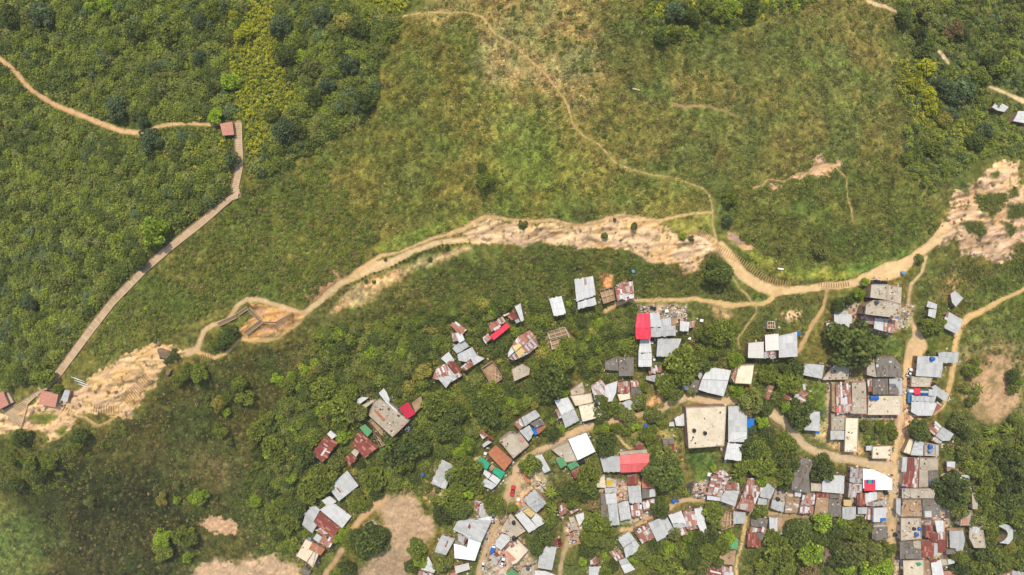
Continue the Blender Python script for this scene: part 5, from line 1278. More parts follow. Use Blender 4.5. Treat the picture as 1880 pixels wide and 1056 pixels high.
HAND = '''1565,632,37 dark;1540,612,18 mid;1254,668,27 mid;1240,655,16 olive;1225,703,20 mid;1240,722,16 olive;1218,867,27 dark;1225,838,19 olive;1205,848,15 dark;1112,817,19 dark;1080,880,20 mid;1085,905,12 dark;1210,932,17 dark;1308,938,16 mid;1312,960,12 olive
1382,735,22 olive;1370,750,14 brown;1405,745,14 dark;1443,746,11 lime;1469,757,21 dark;1465,775,13 mid;1450,703,20 mid;1455,677,16 dark;1410,690,14 mid;1352,662,12 lime;1353,717,12 lime;1375,712,6 yellow;1512,862,21 dark;1394,935,14 mid;1430,727,12 mid
1512,957,17 lime;1467,976,21 dark;1525,972,17 dark;1488,1013,20 lime;1452,995,9 lime;1460,1003,7 lime;1420,986,14 mid;1435,1015,24 mid;1572,972,22 mid;1568,1008,24 olive;1542,1018,20 dark;1486,1046,16 brown;1552,1040,13 lime;1612,1047,22 lime;1604,1020,18 olive;1402,1042,15 mid;1505,985,14 dark;1440,1046,14 mid;1450,970,13 dark;1544,957,9 lime;1552,970,8 lime;1590,1045,12 dark;1628,1010,14 mid
1749,893,27 dark;1735,915,16 dark;1765,905,14 mid;1760,940,14 olive;1686,790,16 dark;1700,800,9 olive;1617,787,10 mid;1590,782,10 olive;1632,783,9 mid;1640,800,8 mid
728,822,29 dark;740,845,18 mid;772,811,21 dark;590,883,23 mid;577,870,12 olive;630,800,12 lime;617,851,14 olive;662,853,10 dark;682,880,18 mid;690,900,14 dark;664,924,13 mid;655,910,11 olive;674,993,26 dark;700,985,15 dark;646,992,16 mid;620,987,10 lime;630,975,8 lime;705,1000,10 mid;637,1044,14 dark;620,1056,12 mid;764,1008,15 mid;772,1030,11 lime;755,1040,12 dark;812,1030,17 olive;815,938,20 dark;830,915,20 mid;845,935,16 dark;860,905,11 lime;878,892,13 mid;855,868,26 mid;840,885,15 mid;880,910,7 yellow
909,928,17 mid;941,933,9 mid;857,813,12 lime;844,831,11 lime;852,822,8 lime;973,852,17 mid;960,858,10 olive;1013,797,14 dark;1030,790,8 lime;942,737,9 lime;930,728,7 lime;892,781,9 yellow;981,743,8 yellow;892,752,24 dark;820,784,22 dark;798,741,22 mid;835,760,18 dark;870,790,12 olive;845,800,12 dark;900,720,18 mid;915,745,12 dark
1014,693,28 dark;1030,665,18 mid;1000,720,16 dark;1040,640,17 mid;1010,665,13 mid;1035,722,9 lime;1100,593,9 lime;1079,618,8 lime;1056,607,8 yellow;645,711,10 lime;778,679,13 yellow;765,690,9 yellow;824,692,5 yellow
1100,760,16 dark;1130,750,13 mid;1105,735,12 mid;1170,735,14 olive;1200,760,14 olive;1215,775,9 mid;1110,785,10 lime;1130,785,9 mid;1150,790,9 mid;1165,782,8 lime;1098,788,8 mid;1188,800,12 mid;1150,765,14 olive;1197,790,9 mid
1285,665,15 dark;1290,645,12 mid;1180,710,10 mid;1270,715,10 olive;1317,805,8 mid;1310,860,6 lime;1320,610,22 mid;1303,620,14 dark;1310,640,14 mid;1345,600,12 mid;1345,690,10 olive
1380,825,20 dark;1400,850,22 mid;1425,840,18 dark;1440,815,16 mid;1410,800,14 dark;1370,850,16 mid;1355,868,12 palm;1435,870,18 mid;1425,880,12 yellow;1400,880,12 lime;1395,815,14 mid;1455,850,12 dark;1440,890,10 dark;1380,790,9 dark;1400,775,10 lime
283,425,22 lime;268,435,12 yellow;552,105,11 lime;165,12,10 lime;195,10,12 lime;205,84,10 lime;310,60,16 mid;245,58,16 dark;424,150,14 lime;400,205,9 lime;395,215,12 lime;75,25,18 blue;213,196,19 blue;262,224,10 blue;365,105,12 blue;365,38,12 blue;390,20,14 mid;450,60,14 bamboo;430,28,10 bamboo;630,42,15 yellow;660,50,18 dark;590,25,16 blue;640,118,16 blue;570,125,14 olive;570,150,10 olive;515,45,18 blue;530,100,14 dark;600,155,14 blue;670,180,17 dark;655,195,12 blue;520,240,20 blue;545,235,14 dark;500,210,14 mid;575,180,14 dark;425,292,12 blue;277,258,18 blue;255,480,12 dark;30,400,10 mid;54,555,12 blue;80,690,18 mid;40,690,14 dark;106,715,10 mid;390,160,12 dark;20,30,16 dark
367,912,13 lime;352,915,8 lime;325,918,7 lime;298,910,7 yellow;295,920,9 yellow;298,988,14 lime;340,985,18 mid;345,1023,9 lime;300,1008,16 mid;325,890,8 olive;165,920,9 olive;402,743,12 yellow;415,755,8 lime;415,730,9 mid;405,790,12 mid;420,810,8 olive
508,696,10 lime;530,707,12 mid;535,690,8 lime;548,710,8 lime;575,690,9 mid;597,710,18 mid;640,720,14 mid;620,745,22 mid;650,755,18 olive;625,775,14 mid;505,825,20 mid;495,833,10 lime;520,855,16 olive;535,875,11 lime;560,840,18 dark;545,820,15 dark;470,790,14 mid;465,815,9 olive;490,765,12 mid;450,730,14 mid;440,705,12 mid;565,905,16 mid;545,930,16 dark;520,920,12 mid;500,900,14 dark;470,920,9 lime;530,960,16 mid;510,980,12 dark;540,1000,12 mid;500,940,14 mid;485,880,12 dark
40,802,14 dark;30,810,10 mid;147,800,13 dark;140,815,12 mid;90,848,14 mid;55,850,12 mid;20,840,12 mid;75,870,12 dark;30,890,13 dark;342,684,12 mid;364,686,13 mid;325,698,11 mid;410,625,15 dark;425,610,12 dark;395,632,10 mid
1254,433,6 lime;1508,462,12 olive;1340,362,12 mid;1335,405,9 blue;1320,500,20 dark;1306,512,14 dark;1312,485,12 dark;1588,518,7 lime;1578,540,9 lime;1560,552,9 dark;1540,560,12 dark;1688,475,8 mid;890,330,14 mid;885,310,10 dark;1128,403,3 olive;822,455,3 dark;960,413,6 olive;1110,433,5 olive;1163,416,5 olive
1240,20,16 blue;1270,30,14 dark;1325,25,14 mid;1340,12,12 lime;1300,10,12 mid;1380,15,14 dark;1215,68,12 dark;1240,60,9 mid;1755,165,22 blue;1730,160,14 blue;1780,165,14 dark;1745,210,12 blue;1700,125,14 bamboo;1680,150,14 bamboo;1705,175,13 bamboo;1710,200,12 bamboo;1735,220,12 yellow;1715,270,14 mid;1665,290,10 mid;1810,240,14 blue;1790,260,14 dark;1830,190,10 mid;1690,60,14 dark;1660,30,14 dark;1700,20,16 olive;1750,55,14 brown;1770,60,12 dark;1840,125,16 mid;1820,110,14 dark;1800,140,14 mid;1865,40,12 olive;1700,90,16 dark
1710,650,8 mid;1705,600,14 mid;1725,595,10 mid;1785,680,12 mid;1790,665,8 mid;1775,715,10 palm;1795,715,12 palm;1785,735,10 mid;1860,715,9 mid;1760,770,14 olive;1770,790,14 dark;1860,690,12 dark;1868,700,9 mid;1820,810,14 palm;1800,830,16 mid;1770,830,12 olive;1790,860,16 mid;1850,850,26 dark;1865,885,24 dark;1840,890,18 dark;1820,870,16 mid;1875,830,16 mid;1850,925,22 dark;1870,950,18 mid;1825,940,14 mid;1805,900,18 mid;1800,930,16 mid;1790,950,14 olive;1815,965,14 mid;1840,950,10 lime;1835,1030,18 mid;1855,1005,10 yellow;1870,1030,14 mid;1810,1015,16 dark;1760,1020,12 mid;1765,1045,14 dark;1800,1046,16 mid;1820,790,12 palm;1850,790,14 palm;1865,770,10 mid;1720,865,10 mid;1830,910,12 dark
1013,775,9 palm;995,765,9 palm;1085,665,10 palm;830,800,9 palm;1260,905,9 palm;1012,905,14 palm;1015,935,12 palm;1005,925,10 palm;1010,955,12 mid;1000,985,16 dark;985,1000,14 dark;1045,900,14 dark;1050,920,12 mid;1078,1005,14 dark;1095,960,20 mid;1085,985,18 mid;1100,990,14 olive;1115,975,10 mid;1088,925,12 brown;1095,930,8 yellow;1090,915,9 palm;1072,905,12 dark
1264,984,11 lime;1240,975,14 olive;1275,1000,16 dark;1255,1010,14 mid;1230,1005,9 lime;1290,985,14 dark;1305,980,14 dark;1300,1010,14 mid;1270,1030,14 dark;1235,1040,12 palm;1215,1045,12 palm;1200,1030,12 mid;1165,1027,8 lime;1180,1015,14 olive;1250,1050,12 palm;1290,1040,16 olive;1225,1020,14 palm;1200,1005,12 dark;1325,1000,14 mid;1338,985,11 lime;1325,1005,8 lime;1315,1030,12 dark;1070,1030,8 lime;1045,1030,9 olive;1110,1050,12 mid;1125,1040,10 dark'''
for part in HAND.replace('\n', ';').split(';'):
    a, k = part.split(); u, v, r = map(float, a.split(',')); tree(u, v, r, k)
# -- uncountable cover, as a few big meshes of small leaves
def samp(poly, dens, mask=None, keep=None):
    a = np.array(poly); u0, v0 = a.min(0); u1, v1 = a.max(0); n = int((u1-u0)*(v1-v0)*dens); u = RNG.uniform(u0, u1, n); v = RNG.uniform(v0, v1, n)
    wu_ = u+24*(fbm(u/30, v/30, 81, 3)-.5); wv_ = v+24*(fbm(u/30, v/30, 82, 3)-.5); ok = inside(wu_, wv_, poly) & free(u, v, mask)
    if keep is not None: ok &= keep(u, v)
    return u[ok], v[ok]
def cover(u, v, rmin, rmax, hf, leaves, lsize, kinds, weights, rough=.3, tint=None):
    """low crowns at photo pixels u,v: radius rmin..rmax metres, `leaves` leaf faces per square metre of crown"""
    n = len(u); r = rmin+(rmax-rmin)*RNG.random(n)**1.8; ok = (free(u, v, EXC3) | (r < .9)) & (free(u, v, EXC7) | (r < 1.9)); u, v, r = u[ok], v[ok], r[ok]; n = len(u); x, y, z = ground(u, v); h = r*hf*RNG.uniform(.8, 1.25, n)
    pn = fbm(u/18, v/18, 91, 3); cnt = np.maximum(3, (leaves*3.14*r*r).astype(int)); tot = cnt.sum(); ci = np.repeat(np.arange(n), cnt)
    d = RNG.normal(size=(tot, 3)); d[:, 2] = np.abs(d[:, 2])*1.1; d /= np.linalg.norm(d, axis=1)[:, None]
    ph = RNG.uniform(0, 6.28, n)[ci]; th = np.arctan2(d[:, 1], d[:, 0]); rr = r[ci]*(1-rough*.5+rough*np.sin(3*th+ph)*np.sin(2*th+2.3*ph)*.8)*RNG.uniform(.55, 1.08, tot)
    P = np.stack([x[ci]+d[:, 0]*rr, y[ci]+d[:, 1]*rr, z[ci]+d[:, 2]*h[ci]], 1)
    kk = RNG.choice(len(kinds), n, p=np.array(weights)/sum(weights)); base = np.zeros((tot, 3))
    for i, k in enumerate(kinds):
        s = kk[ci] == i; base[s] = palcol(k, int(s.sum()))
    base *= (RNG.uniform(.78, 1.2, n)*(.72+.56*pn))[ci][:, None]*RNG.uniform(.86, 1.14, (tot, 1))
    return leaf_quads(P, RNG.uniform(.7, 1.3, tot)*lsize, base, 1.5, .75)
def stuff(name, label, cat, chunks):
    V = np.concatenate([c[0] for c in chunks]); K = np.concatenate([c[1] for c in chunks]); o = link(bpy.data.objects.new(name, leafmesh(name, V, K))); tag(o, label, cat, kind='stuff'); print(name, len(V)//4); return o
FOR_A = pts('-40,-40 770,-40 745,30 700,100 690,190 590,270 520,300 455,335 440,240 -40,190')
FOR_B = pts('-40,90 40,150 120,205 210,245 300,238 405,232 405,250 430,260 435,330 355,410 260,490 195,555 100,690 60,705 -40,690')
BAMB = pts('425,80 478,-40 515,-40 510,110 560,175 500,240 470,300 442,240 418,150'); BAMB2 = pts('660,-40 770,-40 745,25 690,20 650,10'); BAMB3 = pts('360,240 410,250 430,300 380,330 340,290')
inb = lambda u, v: ~(inside(u, v, BAMB) | inside(u, v, BAMB2))
ch = []
for p in (FOR_A, FOR_B):
    u, v = samp(p, .014, keep=inb); ch.append(cover(u, v, 1.3, 4.2, .75, 7, .62, ['mid', 'dark', 'olive', 'blue'], [46, 30, 18, 6]))
    u, v = samp(p, .05, keep=inb); ch.append(cover(u, v, .6, 1.3, .9, 8, .5, ['mid', 'olive', 'dark', 'yellow'], [46, 20, 30, 3]))
    u, v = samp(p, .04, keep=lambda u, v: inb(u, v) & (fbm(u/40, v/40, 95, 3) > .5)); ch.append(cover(u, v, .4, .9, 2.2, 10, .42, ['olive', 'yellow'], [70, 30]))
for p in (BAMB, BAMB2, BAMB3):
    u, v = samp(p, .08); ch.append(cover(u, v, .5, 1.2, 1.6, 10, .5, ['bamboo', 'yellow', 'mid'], [50, 15, 35]))
u, v = samp(pts('1640,100 1690,120 1740,220 1800,235 1760,280 1690,240 1650,160'), .06); ch.append(cover(u, v, .5, 1.2, 1.5, 10, .5, ['bamboo', 'mid', 'yellow'], [50, 35, 15]))
u, v = samp(pts('1650,-40 1940,-40 1940,290 1800,290 1700,360 1660,300 1660,200 1680,120 1640,40'), .02); ch.append(cover(u, v, .9, 2.4, .8, 8, .6, ['dark', 'mid', 'olive', 'blue'], [35, 35, 25, 8]))
u, v = samp(pts('1190,-40 1560,-40 1440,30 1300,60 1210,80 1180,30'), .02); ch.append(cover(u, v, .9, 2.2, .8, 8, .6, ['dark', 'mid', 'lime', 'bamboo'], [45, 35, 6, 12]))
stuff('forest', 'dense mixed forest canopy covering the upper left and right hillsides', 'forest', ch)
VIL = [pts('1582,768 1640,766 1640,824 1592,828 1584,800'), pts('1582,768 1640,766 1640,824 1592,828 1584,800'), pts('1582,768 1640,766 1640,824 1592,828 1584,800'), pts('600,590 700,590 800,560 900,540 1060,560 1110,580 1170,590 1040,640 1000,730 960,740 880,830 800,850 760,800 660,780 600,760 560,800 480,860 540,960 560,1070 480,1010 440,900 500,780 560,700'),
 pts('560,800 700,760 820,720 920,740 880,850 800,900 820,950 900,900 840,1000 780,960 690,930 600,1000 550,1000 540,900'),
 pts('1730,780 1940,770 1940,1090 1740,1090 1760,900'), pts('1380,770 1470,830 1460,880 1400,910 1330,880 1360,820'), pts('1150,960 1360,920 1350,1090 1080,1090 1060,980'),
 pts('1370,960 1640,960 1640,1090 1360,1090'), pts('1060,800 1250,800 1260,910 1240,930 1180,960 1080,900'), pts('1050,560 1170,560 1170,700 1050,700'), pts('1230,600 1350,590 1480,680 1500,760 1380,760 1250,720')]
ch = []
for i, p in enumerate(VIL):
    u, v = samp(p, .02); ch.append(cover(u, v, .7, 1.9, .85, 9, .55, ['dark', 'mid', 'olive', 'lime', 'brown'], [38, 38, 18, 2, 4]))
    u, v = samp(p, .05); ch.append(cover(u, v, .3, .8, .9, 9, .45, ['mid', 'olive', 'dark', 'brown'], [40, 28, 24, 8]))
DEN = [pts('590,600 700,590 820,570 900,540 1010,550 1060,590 1170,600 1160,640 1040,650 1000,740 960,740 880,820 800,850 700,770 620,760 560,850 500,900 470,830 520,740'), pts('540,830 640,870 700,850 800,830 790,900 690,900 640,940 580,900 530,1000 500,960'), pts('1750,800 1940,780 1940,1090 1760,1090 1790,950'), pts('1060,590 1170,600 1165,690 1060,690')]
for p in DEN: u, v = samp(p, .011); ch.append(cover(u, v, 1.5, 4.4, .9, 8, .6, ['dark', 'mid', 'olive', 'yellow', 'lime'], [36, 40, 16, 4, 3]))
stuff('undergrowth', 'leafy undergrowth filling the gaps between village trees and houses', 'undergrowth', ch)
ch = []
SCR = [(pts('-40,800 130,805 160,775 240,780 160,900 60,910 -40,890'), .05, (.4, 1.4), ['mid', 'olive', 'dark', 'brown', 'lime'], [38, 34, 18, 7, 3]), (pts('1745,340 1890,330 1890,470 1770,470 1750,420'), .05, (.3, .8), ['mid', 'olive', 'dark', 'brown'], [34, 34, 18, 12]), (pts('450,330 600,290 640,360 700,430 640,500 560,545 430,545 300,620 190,665 150,650 205,570 360,430'), .09, (.3, 1.25), ['mid', 'olive', 'dark', 'brown', 'lime'], [38, 34, 18, 7, 2]),
 (pts('600,590 700,540 830,478 1040,450 1140,462 1250,490 1330,480 1360,560 1180,548 1100,560 900,580 700,640 600,640'), .06, (.3, .95), ['dark', 'mid', 'olive', 'brown'], [42, 30, 20, 8]),
 (pts('100,830 250,760 340,670 560,625 680,640 600,760 480,860 420,1090 100,1090 70,950'), .03, (.3, 1.0), ['dark', 'olive', 'brown'], [55, 25, 20]),  # dark and brown kinds here carry the painted cloud shadow into the scrub
 (pts('1340,340 1640,290 1720,360 1720,420 1620,480 1400,500 1330,420'), .05, (.3, .9), ['dark', 'mid', 'olive', 'brown'], [34, 34, 22, 10]),
 (pts('1690,520 1760,480 1900,470 1900,560 1780,590 1700,600'), .05, (.3, .9), ['dark', 'olive', 'mid', 'brown'], [34, 30, 24, 12]), (pts('1740,600 1900,540 1900,800 1740,780'), .022, (.4, 1.1), ['mid', 'olive', 'brown', 'dark'], [35, 25, 25, 15]),
 (pts('1400,530 1520,540 1500,600 1420,640 1340,620 1380,560'), .05, (.3, .9), ['mid', 'olive', 'dark', 'brown'], [36, 34, 20, 10]), (pts('640,30 760,30 880,60 900,300 860,390 700,430 590,280 690,190'), .012, (.3, 1.1), ['mid', 'olive', 'dark'], [45, 27, 28]),
 (pts('1180,440 1880,340 1880,440 1700,440'), .0, (.3, .6), ['mid'], [1]),
 (pts('760,-40 1660,-40 1690,250 1640,330 1300,370 900,400 820,300'), .012, (.35, 1.25), ['mid', 'dark', 'olive'], [38, 38, 24]), (pts('1080,690 1700,560 1700,1070 880,1070 900,900'), .012, (.25, .7), ['mid', 'olive', 'dark', 'brown'], [40, 28, 22, 10])]
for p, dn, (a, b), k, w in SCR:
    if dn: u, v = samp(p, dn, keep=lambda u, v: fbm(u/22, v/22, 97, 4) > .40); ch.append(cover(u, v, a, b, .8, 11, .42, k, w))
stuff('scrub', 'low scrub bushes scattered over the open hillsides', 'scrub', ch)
def tufts(poly, dens, size, cols=None, var=.3):
    u, v = samp(poly, dens); x, y, z = ground(u, v); n = len(u)          # a tussock has the colour of the cover it grows in
    base = LINC[np.clip(((y-gy[0])/RES).astype(int), 0, NY-1), np.clip(((x-gx[0])/RES).astype(int), 0, NX-1)]*RNG.uniform(.85, 1.5, (n, 1))
    P = np.repeat(np.stack([x, y, z], 1), 3, 0)+np.concatenate([RNG.normal(0, .28, (3*n, 2)), RNG.uniform(.05, .35, (3*n, 1))], 1)
    return leaf_quads(P, RNG.uniform(.7, 1.3, 3*n)*size, np.repeat(base, 3, 0)*RNG.uniform(1-var, 1+var, (3*n, 1)), .8, .55)
gr = [tufts(pts('590,270 690,190 720,80 780,10 900,30 930,100 900,400 760,440 690,450 600,330'), .11, .6, [(84, 90, 34), (112, 106, 48), (138, 122, 66)]),
 tufts(pts('760,-40 1120,-40 1130,130 1050,230 960,220 880,60'), .10, .6, [(104, 104, 48), (156, 136, 80), (186, 160, 104)]),
 tufts(pts('820,150 1040,180 1070,260 1130,300 1300,355 1310,395 1200,402 1080,410 900,398 830,420 850,300'), .11, .6, [(92, 112, 36), (122, 126, 54), (156, 142, 84)]),
 tufts(pts('1050,-40 1650,-40 1690,260 1640,340 1400,370 1320,360 1120,290 1050,210 1120,130'), .10, .6, [(82, 88, 38), (106, 104, 52), (134, 124, 72)]),
 tufts(pts('1330,340 1640,300 1720,370 1690,440 1600,490 1400,500'), .08, .55, [(74, 84, 32), (92, 94, 44), (116, 106, 60)]),
 tufts(pts('100,820 250,760 340,670 560,620 660,640 600,760 480,880 460,1090 -40,1090 -40,900 60,900'), .09, .55, [(62, 64, 30), (78, 76, 38), (104, 94, 54)]),
 tufts(pts('450,330 600,290 640,360 700,430 640,500 560,545 430,545 300,620 170,665 205,570 360,430'), .06, .55, [(74, 84, 32), (94, 96, 40), (116, 106, 54)]),
 tufts(pts('700,540 830,478 1040,450 1140,462 1330,480 1420,560 1180,548 900,580 690,600'), .06, .55, [(66, 74, 30), (86, 86, 38), (110, 102, 52)]),
 tufts(pts('1690,500 1900,460 1900,620 1780,640 1700,620'), .07, .55, [(78, 84, 36), (102, 96, 48), (140, 116, 70)]),
 tufts(pts('1080,560 1520,545 1700,700 1700,1060 880,1060 900,900 1000,800'), .03, .5, [(78, 92, 36), (104, 108, 50), (140, 124, 74)])]
stuff('grass', 'rough grass tussocks over the meadow and open slopes', 'grass', gr)
# ---------------------------------------------------------------- street things
def prof_box(m, x0, x1, w0, w1, z0, z1, a0=0, a1=0, ws=0):
    """bevelled body block: length x0..x1, widths, heights, raked ends"""
    lo = [(x0, -w0/2), (x1, -w1/2), (x1, w1/2), (x0, w0/2)]; hi = [(x0+a0, -w0/2+ws), (x1-a1, -w1/2+ws), (x1-a1, w1/2-ws), (x0+a0, w0/2-ws)]
    b = [(x, y, z0) for x, y in lo]; t = [(x, y, z1) for x, y in hi]; m.prism(t, b, base=True)
PAINT = {}
def paint(c):
    if c not in PAINT: PAINT[c] = plain('car_paint', c, 0.75, 0.25, 0.04)
    return PAINT[c]
RUB = plain('tyre_rubber', (40, 40, 42)); LAMP = plain('headlight_glass', (230, 230, 220), rough=0.1)
def car(u, v, du, dv, kind, c, label, L=4.3, onroof=False, lorry=None):
    X, Y, Z = gpt(u, v)
    rz = math.atan2(-dv, du); r = empty('truck' if kind == 'truck' else ('pickup_truck' if kind == 'pickup' else 'car'), (X, Y, Z+0.05), rz); W = L*0.41; hl = L/2; P = paint(c)
    m = MB(); prof_box(m, -hl, hl, W*0.94, W*0.88, 0.28, 0.62, 0, 0, 0); 
    if kind == 'car':
        prof_box(m, -hl+0.02, hl-0.02, W*0.93, W*0.86, 0.62, 0.86, 0.12, 0.3, 0.07); m.build('body', P, r)
        m = MB(); prof_box(m, -hl*0.72, hl*0.38, W*0.86, W*0.84, 0.863, 1.42, 0.5, 0.7, 0.17); m.build('window_glass', GLASS, r)
        m = MB(); prof_box(m, -hl*0.72+0.56, hl*0.38-0.74, W*0.84-0.36, W*0.84-0.36, 1.423, 1.47, 0.04, 0.06, 0.04); m.build('car_roof', P, r)
    elif kind == 'pickup':
        prof_box(m, hl*0.3, hl-0.02, W*0.9, W*0.84, 0.62, 0.95, 0, 0.2, 0.05); m.build('body', P, r)
        m = MB(); prof_box(m, -hl*0.22, hl*0.36, W*0.88, W*0.86, 0.625, 1.5, 0.1, 0.5, 0.12); m.build('window_glass', GLASS, r)
        m = MB(); prof_box(m, -hl*0.22+0.14, hl*0.36-0.54, W*0.62, W*0.6, 1.503, 1.55, 0.03, 0.05, 0.03); m.build('cab_roof', P, r)
        m = MB(); y = W*0.45
        for yy in (-y, y): m.box((-hl*0.62, yy, 0.8), (hl*0.76, 0.08, 0.38))
        m.box((-hl+0.06, 0, 0.8), (0.08, W*0.82, 0.38)); m.build('cargo_bed', P, r)
    else:
        m.build('body', BLACK, r); m = MB(); prof_box(m, hl*0.52, hl, W*0.95, W*0.9, 0.63, 2.2, 0, 0.25, 0.06); m.build('cab', paint((238, 238, 236)), r)
        m = MB(); m.box((-hl*0.24, 0, 1.0), (hl*1.48, W*0.98, 0.7)); m.box((-hl*0.24, 0, 1.38), (hl*1.4, W*0.86, 0.05)); m.build('cargo_box', P, r)
        m = MB(); m.box((hl*0.93, 0, 1.7), (0.14, W*0.7, 0.6)); m.build('windscreen', GLASS, r)
    for sx in (0.6, -0.62):
        for sy in (-1, 1):
            m = MB(); n = 12; y0 = sy*W*0.47; a = [(sx*hl+0.32*math.cos(t*6.283/n), y0-0.1, 0.32+0.32*math.sin(t*6.283/n)) for t in range(n)]; b = [(p[0], y0+0.1, p[2]) for p in a]; m.prism(b, a, base=True); m.build('wheel', RUB, r)
    for sy in (-1, 1): m = MB(); m.box((hl-0.02, sy*W*0.32, 0.58), (0.08, 0.3, 0.14)); m.build('headlight', LAMP, r)
    tag(r, label, {'car': 'car', 'pickup': 'pickup truck', 'truck': 'truck'}[kind], 'vehicles parked in the settlement'); return r
car(1668.5, 683.5, 0.45, -0.9, 'car', (240, 240, 240), 'white car with dark windscreen parked by the compound footpath', 3.9)
car(1668.7, 726, 0.03, -1, 'truck', (60, 120, 170), 'long blue cargo truck with white cab parked beside the flag painted roof', 6.0)
car(752, 783, 0.62, -0.78, 'pickup', (242, 242, 242), 'white pickup truck parked below the crimson roof shed', 4.6)
car(941.5, 900, 0.2, -1, 'pickup', (196, 60, 56), 'red pickup truck parked on the wide dirt street', 4.6)
car(904.5, 950, 0.25, -1, 'car', (238, 238, 238), 'white car parked against the crumbling tin shop', 3.8)
car(904.8, 1007, 0.25, -1, 'truck', (40, 100, 180), 'small blue bed truck with white cab beside the ragged white roof', 4.4)
car(922.5, 1031, 0.3, -1, 'car', (244, 244, 244), 'white car parked between the pale green shed and pink ended court', 4.1)
car(887, 1039, 0.06, -1, 'car', (232, 232, 232), 'small white car parked alone by the little cream tin house', 3.4)
car(1027, 995, 0.1, 1, 'car', (140, 28, 44), 'dark red car parked beside the long silver house', 3.8)
car(1647, 981, 1, 0.05, 'car', (44, 74, 62), 'dark green car parked at the edge of the dirt street', 3.8)
car(1655, 1031, 0.05, 1, 'truck', (120, 120, 150), 'grey lilac truck parked at the bottom of the straight street', 5.5)
# motorcycle
def moto(u, v, rz, label):
    X, Y, Z = gpt(u, v); r = empty('motorcycle', (X, Y, Z), rz)
    for sx in (-0.6, 0.6):
        m = MB(); n = 14; a = [(sx+0.3*math.cos(t*6.283/n), -0.06, 0.3+0.3*math.sin(t*6.283/n)) for t in range(n)]; m.prism([(p[0], 0.06, p[2]) for p in a], a, base=True); m.build('wheel', RUB, r)
    m = MB(); prof_box(m, -0.35, 0.4, 0.22, 0.26, 0.35, 0.8, 0.1, 0.1, 0.03); m.build('body', paint((60, 60, 66)), r)
    m = MB(); m.box((-0.3, 0, 0.85), (0.6, 0.26, 0.08)); m.build('seat', BLACK, r); m = MB(); m.bar((0.45, -0.35, 1.0), (0.45, 0.35, 1.0), 0.05); m.bar((0.6, 0, 0.3), (0.42, 0, 1.0), 0.06); m.build('handlebar', BLACK, r)
    tag(r, label, 'motorcycle')
moto(938.5, 868.5, 1.2, 'dark motorcycle standing on the dirt street near the orange tiles')
# water tanks
BLUEL = plain('light_blue_plastic', (120, 160, 205), rough=0.4); GREENP = plain('green_plastic', (30, 110, 84), rough=0.4); GREYP = plain('grey_plastic', (84, 88, 92), rough=0.4)
TM = dict(k=BLACK, b=BLUEP, l=BLUEL, n=GREENP, y=GREYP); TN = dict(k='black', b='blue', l='light blue', n='green', y='grey')
TANKS = '''1162,498.5,3 l alone on the scrub slope above the streaked shack|1059.5,492,2.6 k among bushes above the tall white tin house|1195.5,565,2.7 k left one of the pair above the red gable|1201.5,566,2.7 k right one of the pair above the red gable
1597.7,535,4.2 k upper one beside the stepped compound wall|1598,541.5,3.8 k lower one beside the stepped compound wall|1590,552.5,4 y at the left corner of the stepped compound|1608,555,3.6 y on the stepped compound terrace
1273.6,789.7,3.4 k left one on the big square concrete roof|1293.7,794.5,3.4 k right one on the big square concrete roof|1095,741.5,3.2 k at the corner of the square cream slab|1373,662.5,3.3 k left one on the back edge of the cream slab house|1380.5,663,3.3 k right one on the back edge of the cream slab house
1599,730,4.2 b left twin on the cracked sandy slab|1606.7,730,4.2 b right twin on the cracked sandy slab|1709.5,658.5,4 b standing on the L shaped grey roof|1710.5,705,3.8 k beside the reddish slab court
1706,819.5,3.7 b upper one on the narrow cream house|1705.3,827.5,3.4 l lower one on the narrow cream house|1681,980,3.5 b on the open slab of the barrel court|1686.5,970,3 b near the red sheets of the barrel court|1677,970,2.8 k in the middle of the barrel court
1427.7,897.5,3 k top one on the white tanks yard|1426.6,915.5,3.6 k beside the low grey house|1440.7,915.5,3.6 k at the right corner of the low grey house|1565.8,926.8,3.2 k behind the cream top grey house|1624.5,903.5,3.6 k below the bright white warehouse
1064.8,849.3,3.3 k left one below the bright white canopy|1070.8,847.2,3.3 k right one below the bright white canopy|1236,918.5,3.8 b big one at the lane edge|1243.8,919,2.4 b little one beside the big blue lane barrel
775.8,870.5,4 b under trees left of the striped grey long house|569.8,989,3.8 l above the white and clay slab house|625.2,920,2.6 n below the pale grey gable house|943,958.5,3.6 k on the dirty open terrace|943.4,987.2,4.2 k at the lower corner of the dirty terrace|949.2,988.5,2.4 k little one behind the pink ended court|969,1042,3.6 y by the green awning roof
927,757,3.6 b above the blue patched tin house|1247,699.5,3.2 k left of the dark slab hut cluster|1803,196,3.4 n among dark trees at the far right|1656,501,3.4 l on the broad sandy turn of the ridge path|1185,781.5,4 b lying in the hedge below the slanted grey house'''
for t in TANKS.replace('\n', '|').split('|'):
    a, k, d = t.split(' ', 2); u, v, r = map(float, a.split(',')); z = topz(u, v)
    x, y = at(u, v, z); R = r*S*(H0-z)/H0; rt = empty('water_tank', (float(x), float(y), z-0.02)); h = R*1.9
    m = MB(); m.cyl((0, 0, 0), R*0.94, h*0.85, 18, R); m.cyl((0, 0, h*0.85), R, h*0.12, 18, R*0.62); m.build('barrel', TM[k], rt)
    m = MB(); m.cyl((0, 0, h*0.972), R*0.42, 0.1, 14); m.build('lid', TM[k], rt)
    tag(rt, f'{TN[k]} water tank {d}', 'water tank', 'plastic water tanks of the settlement')
